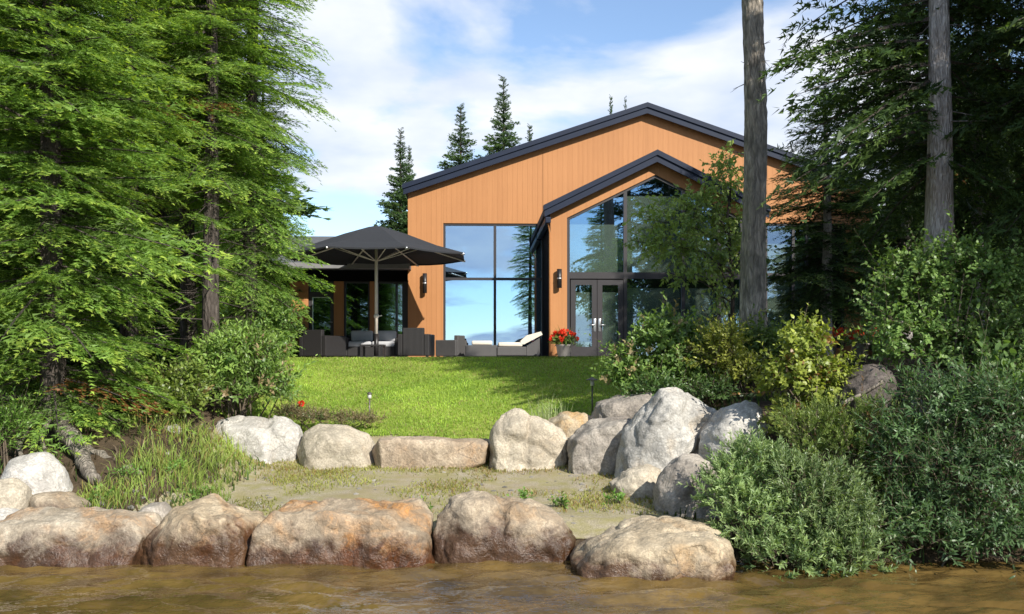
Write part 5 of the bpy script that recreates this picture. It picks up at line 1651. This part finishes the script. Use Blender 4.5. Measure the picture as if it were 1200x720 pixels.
# weeds on the beach
for k, (u, v, Y, s, lab) in enumerate(((150, 545, 11.0, .16, 'round leafy weed in the grass above the long rust stone'), (205, 540, 11.4, .15, 'leafy weed amid the tall grass left of the white knobbly boulder'), (120, 575, 10.55, .12, 'low leafy weed beside the white bank stone'), (235, 570, 11.0, .12, 'leafy weed at the beach edge of the tall grass'), (612, 575, 10.9, .10, 'small green weed on the beach above the two-humped stone'), (657, 583, 10.7, .07, 'tiny yellowish weed on the bare gravel right of the green weed'),
                                       (497, 592, 10.1, .10, 'green weed growing in the gap beside the orange patched stone'), (722, 577, 10.9, .09, 'small weed before the pinkish flat stone'))):
    x = ux_(u, Y)
    bush('weed', lab, x, Y, [(0, 0, s * .4, s, s, s * .5)], 14, 6, .06, .025, .07, (.06, .13, .025), (.15, .26, .05), up=.5, seed=60 + k, stems=5, spread=.9, shell=.1, cat='weed')
# pale grass plumes standing in the lawn
x = ux_(640, 14.1)
P = np.stack([x + rs1.normal(0, .14, 160), 14.1 + rs1.normal(0, .1, 160), np.full(160, gz(x, 14.1))], 1)
tag(blades('grass_plume', P, .50, .008, (.20, .26, .10), (.46, .50, .28), 33, lean=.35, kind=None), 'pale feathery grass plumes in the lawn behind the heart-shaped boulder', 'grass', kind='thing')

# pebbles and driftwood bits on the beach
rs2 = np.random.RandomState(12)
fm = FM()
ico = bmesh.new(); bmesh.ops.create_icosphere(ico, subdivisions=1, radius=1); iv = np.array([v.co[:] for v in ico.verts]); it = np.array([[v.index for v in f.verts] for f in ico.faces]); ico.free()
for k in range(700):
    x, y = rs2.uniform(-4.2, 2.0), rs2.uniform(9.9, 13.3)
    s = .010 + .03 * rs2.rand() ** 3
    if k > 640: x = rs2.normal(-4.3, .25); y = rs2.normal(10.25, .18); s = .02 + .05 * rs2.rand() ** 2
    V = iv * (1 + rs2.normal(0, .12, (len(iv), 1))) * np.array([s, s * rs2.uniform(.6, 1), s * .55]) + np.array([x, y, gz(x, y) + s * .25])
    g = rs2.uniform(.08, .26)
    fm.add(V, it, np.array([g, g * .92, g * .80]))
m_, nt_, b_, o_ = new_mat('pebble_stone')
at_ = N(nt_, 'ShaderNodeAttribute', attribute_name='Col'); nt_.links.new(at_.outputs['Color'], b_.inputs['Base Color']); b_.inputs['Roughness'].default_value = .8
tag(link('beach_pebbles', fm.data('beach_pebbles', [m_])), kind='stuff')

# roots and fallen log on the left bank
def root(name, label, pts, r, seed=0):
    rs = random.Random(seed)
    P = [px(u, v, Y) for u, v, Y in pts]
    out = []
    for a, b in zip(P, P[1:]):
        for k in range(4): out.append(a.lerp(b, k / 4) + Vector((rs.uniform(-1, 1), rs.uniform(-1, 1), rs.uniform(-1, 1))) * r[0] * .25)
    out.append(P[-1])
    n = len(out)
    rad = [(r[0] + (r[1] - r[0]) * i / (n - 1)) * rs.uniform(.85, 1.15) for i in range(n)]
    o = MB().tube(out, rad, 9).build(name, M['root'], None, True)
    c = out[0].copy()
    for v in o.data.vertices: v.co -= c
    o.location = c
    tag(o, label, 'root' if 'root' in name else 'log', 'weathered roots on the left bank' if 'root' in name else None)


root('tree_root', 'thick weathered root sloping down from the nearest fir tree behind the white bank stone', [(62, 478, 12.1), (80, 510, 11.6), (100, 540, 11.2), (112, 562, 10.9)], (.13, .06), 1)
root('tree_root', 'twisted pale root hanging left of the thick root', [(55, 482, 12.0), (30, 500, 11.6), (22, 525, 11.3), (30, 545, 11.1)], (.05, .02), 2)
root('tree_root', 'thin forked root between the thick root and the white bank stone', [(58, 490, 11.8), (48, 515, 11.5), (56, 535, 11.2)], (.035, .012), 3)
root('tree_root', 'grey root arching out of the shade toward the grass tuft', [(85, 525, 11.7), (110, 532, 11.6), (140, 548, 11.4), (165, 556, 11.2)], (.09, .05), 4)
root('fallen_log', 'grey fallen log lying in the shade behind the tall grass', [(120, 520, 12.3), (140, 510, 12.4), (175, 507, 12.6), (215, 506, 12.8)], (.08, .06), 5)
root('fallen_log', 'thin pale stick log lying on the dark leaning slab at right', [(985, 474, 10.9), (1010, 462, 10.9), (1035, 447, 10.9)], (.025, .018), 6)
root('leaning_log', 'short leaning brown log at the lawn edge near the wing', [(300, 392, 16.0), (312, 408, 15.8), (320, 424, 15.6)], (.07, .06), 7)

# far shore behind the camera, seen only mirrored in the glass
fm = FM(); rs3 = np.random.RandomState(3)
for k in range(420):
    x = rs3.uniform(-420, 420); y = -460 - rs3.uniform(0, 60) ; h = rs3.uniform(5, 9); r = h * .2
    a = np.linspace(0, 2 * math.pi, 7)[:-1] + rs3.rand()
    for q, (z0, z1, rr) in enumerate(((.5, .6, 1.), (.35, .8, .8), (.6, 1.0, .55))):
        ring = np.stack([x + r * rr * np.cos(a) * rs3.uniform(.7, 1.2, 6), y + r * rr * np.sin(a), np.full(6, z0 * h * .6)], 1)
        V = np.concatenate([ring, [[x, y, z1 * h]]])
        T = np.array([(i, (i + 1) % 6, 6) for i in range(6)])
        g = rs3.uniform(.7, 1.2)
        fm.add(V, T, np.array([.035, .06, .03]) * g)
tag(link('far_forest', fm.data('far_forest', [M['fir']])), kind='stuff')

# islet and firs added behind the camera for the tall window's reflection
isl = bmesh.new(); bmesh.ops.create_icosphere(isl, subdivisions=4, radius=1)
for v in isl.verts:
    q = 1 + .18 * noise.fractal(v.co * 1.6, 1, 2, 3)
    v.co = Vector((v.co.x * 13 * q, v.co.y * 7 * q, v.co.z * 2.0 * q))
me = bpy.data.meshes.new('islet'); isl.to_mesh(me); isl.free(); me.materials.append(ground.data.materials[0])
tag(link('islet', me, loc=(8, -60, -.4)), kind='structure')
for k, (x, y, sc) in enumerate(((8.4, -61, 1.9), (15.5, -58, 1.7))):
    tree('fir_tree', 'fir tree added on an unseen islet to mirror in the tall window', x, y, FIR_B, TR_B, group='fir trees added on the islet behind the camera', rz=k * 1.3, sc=sc, z=1.0)
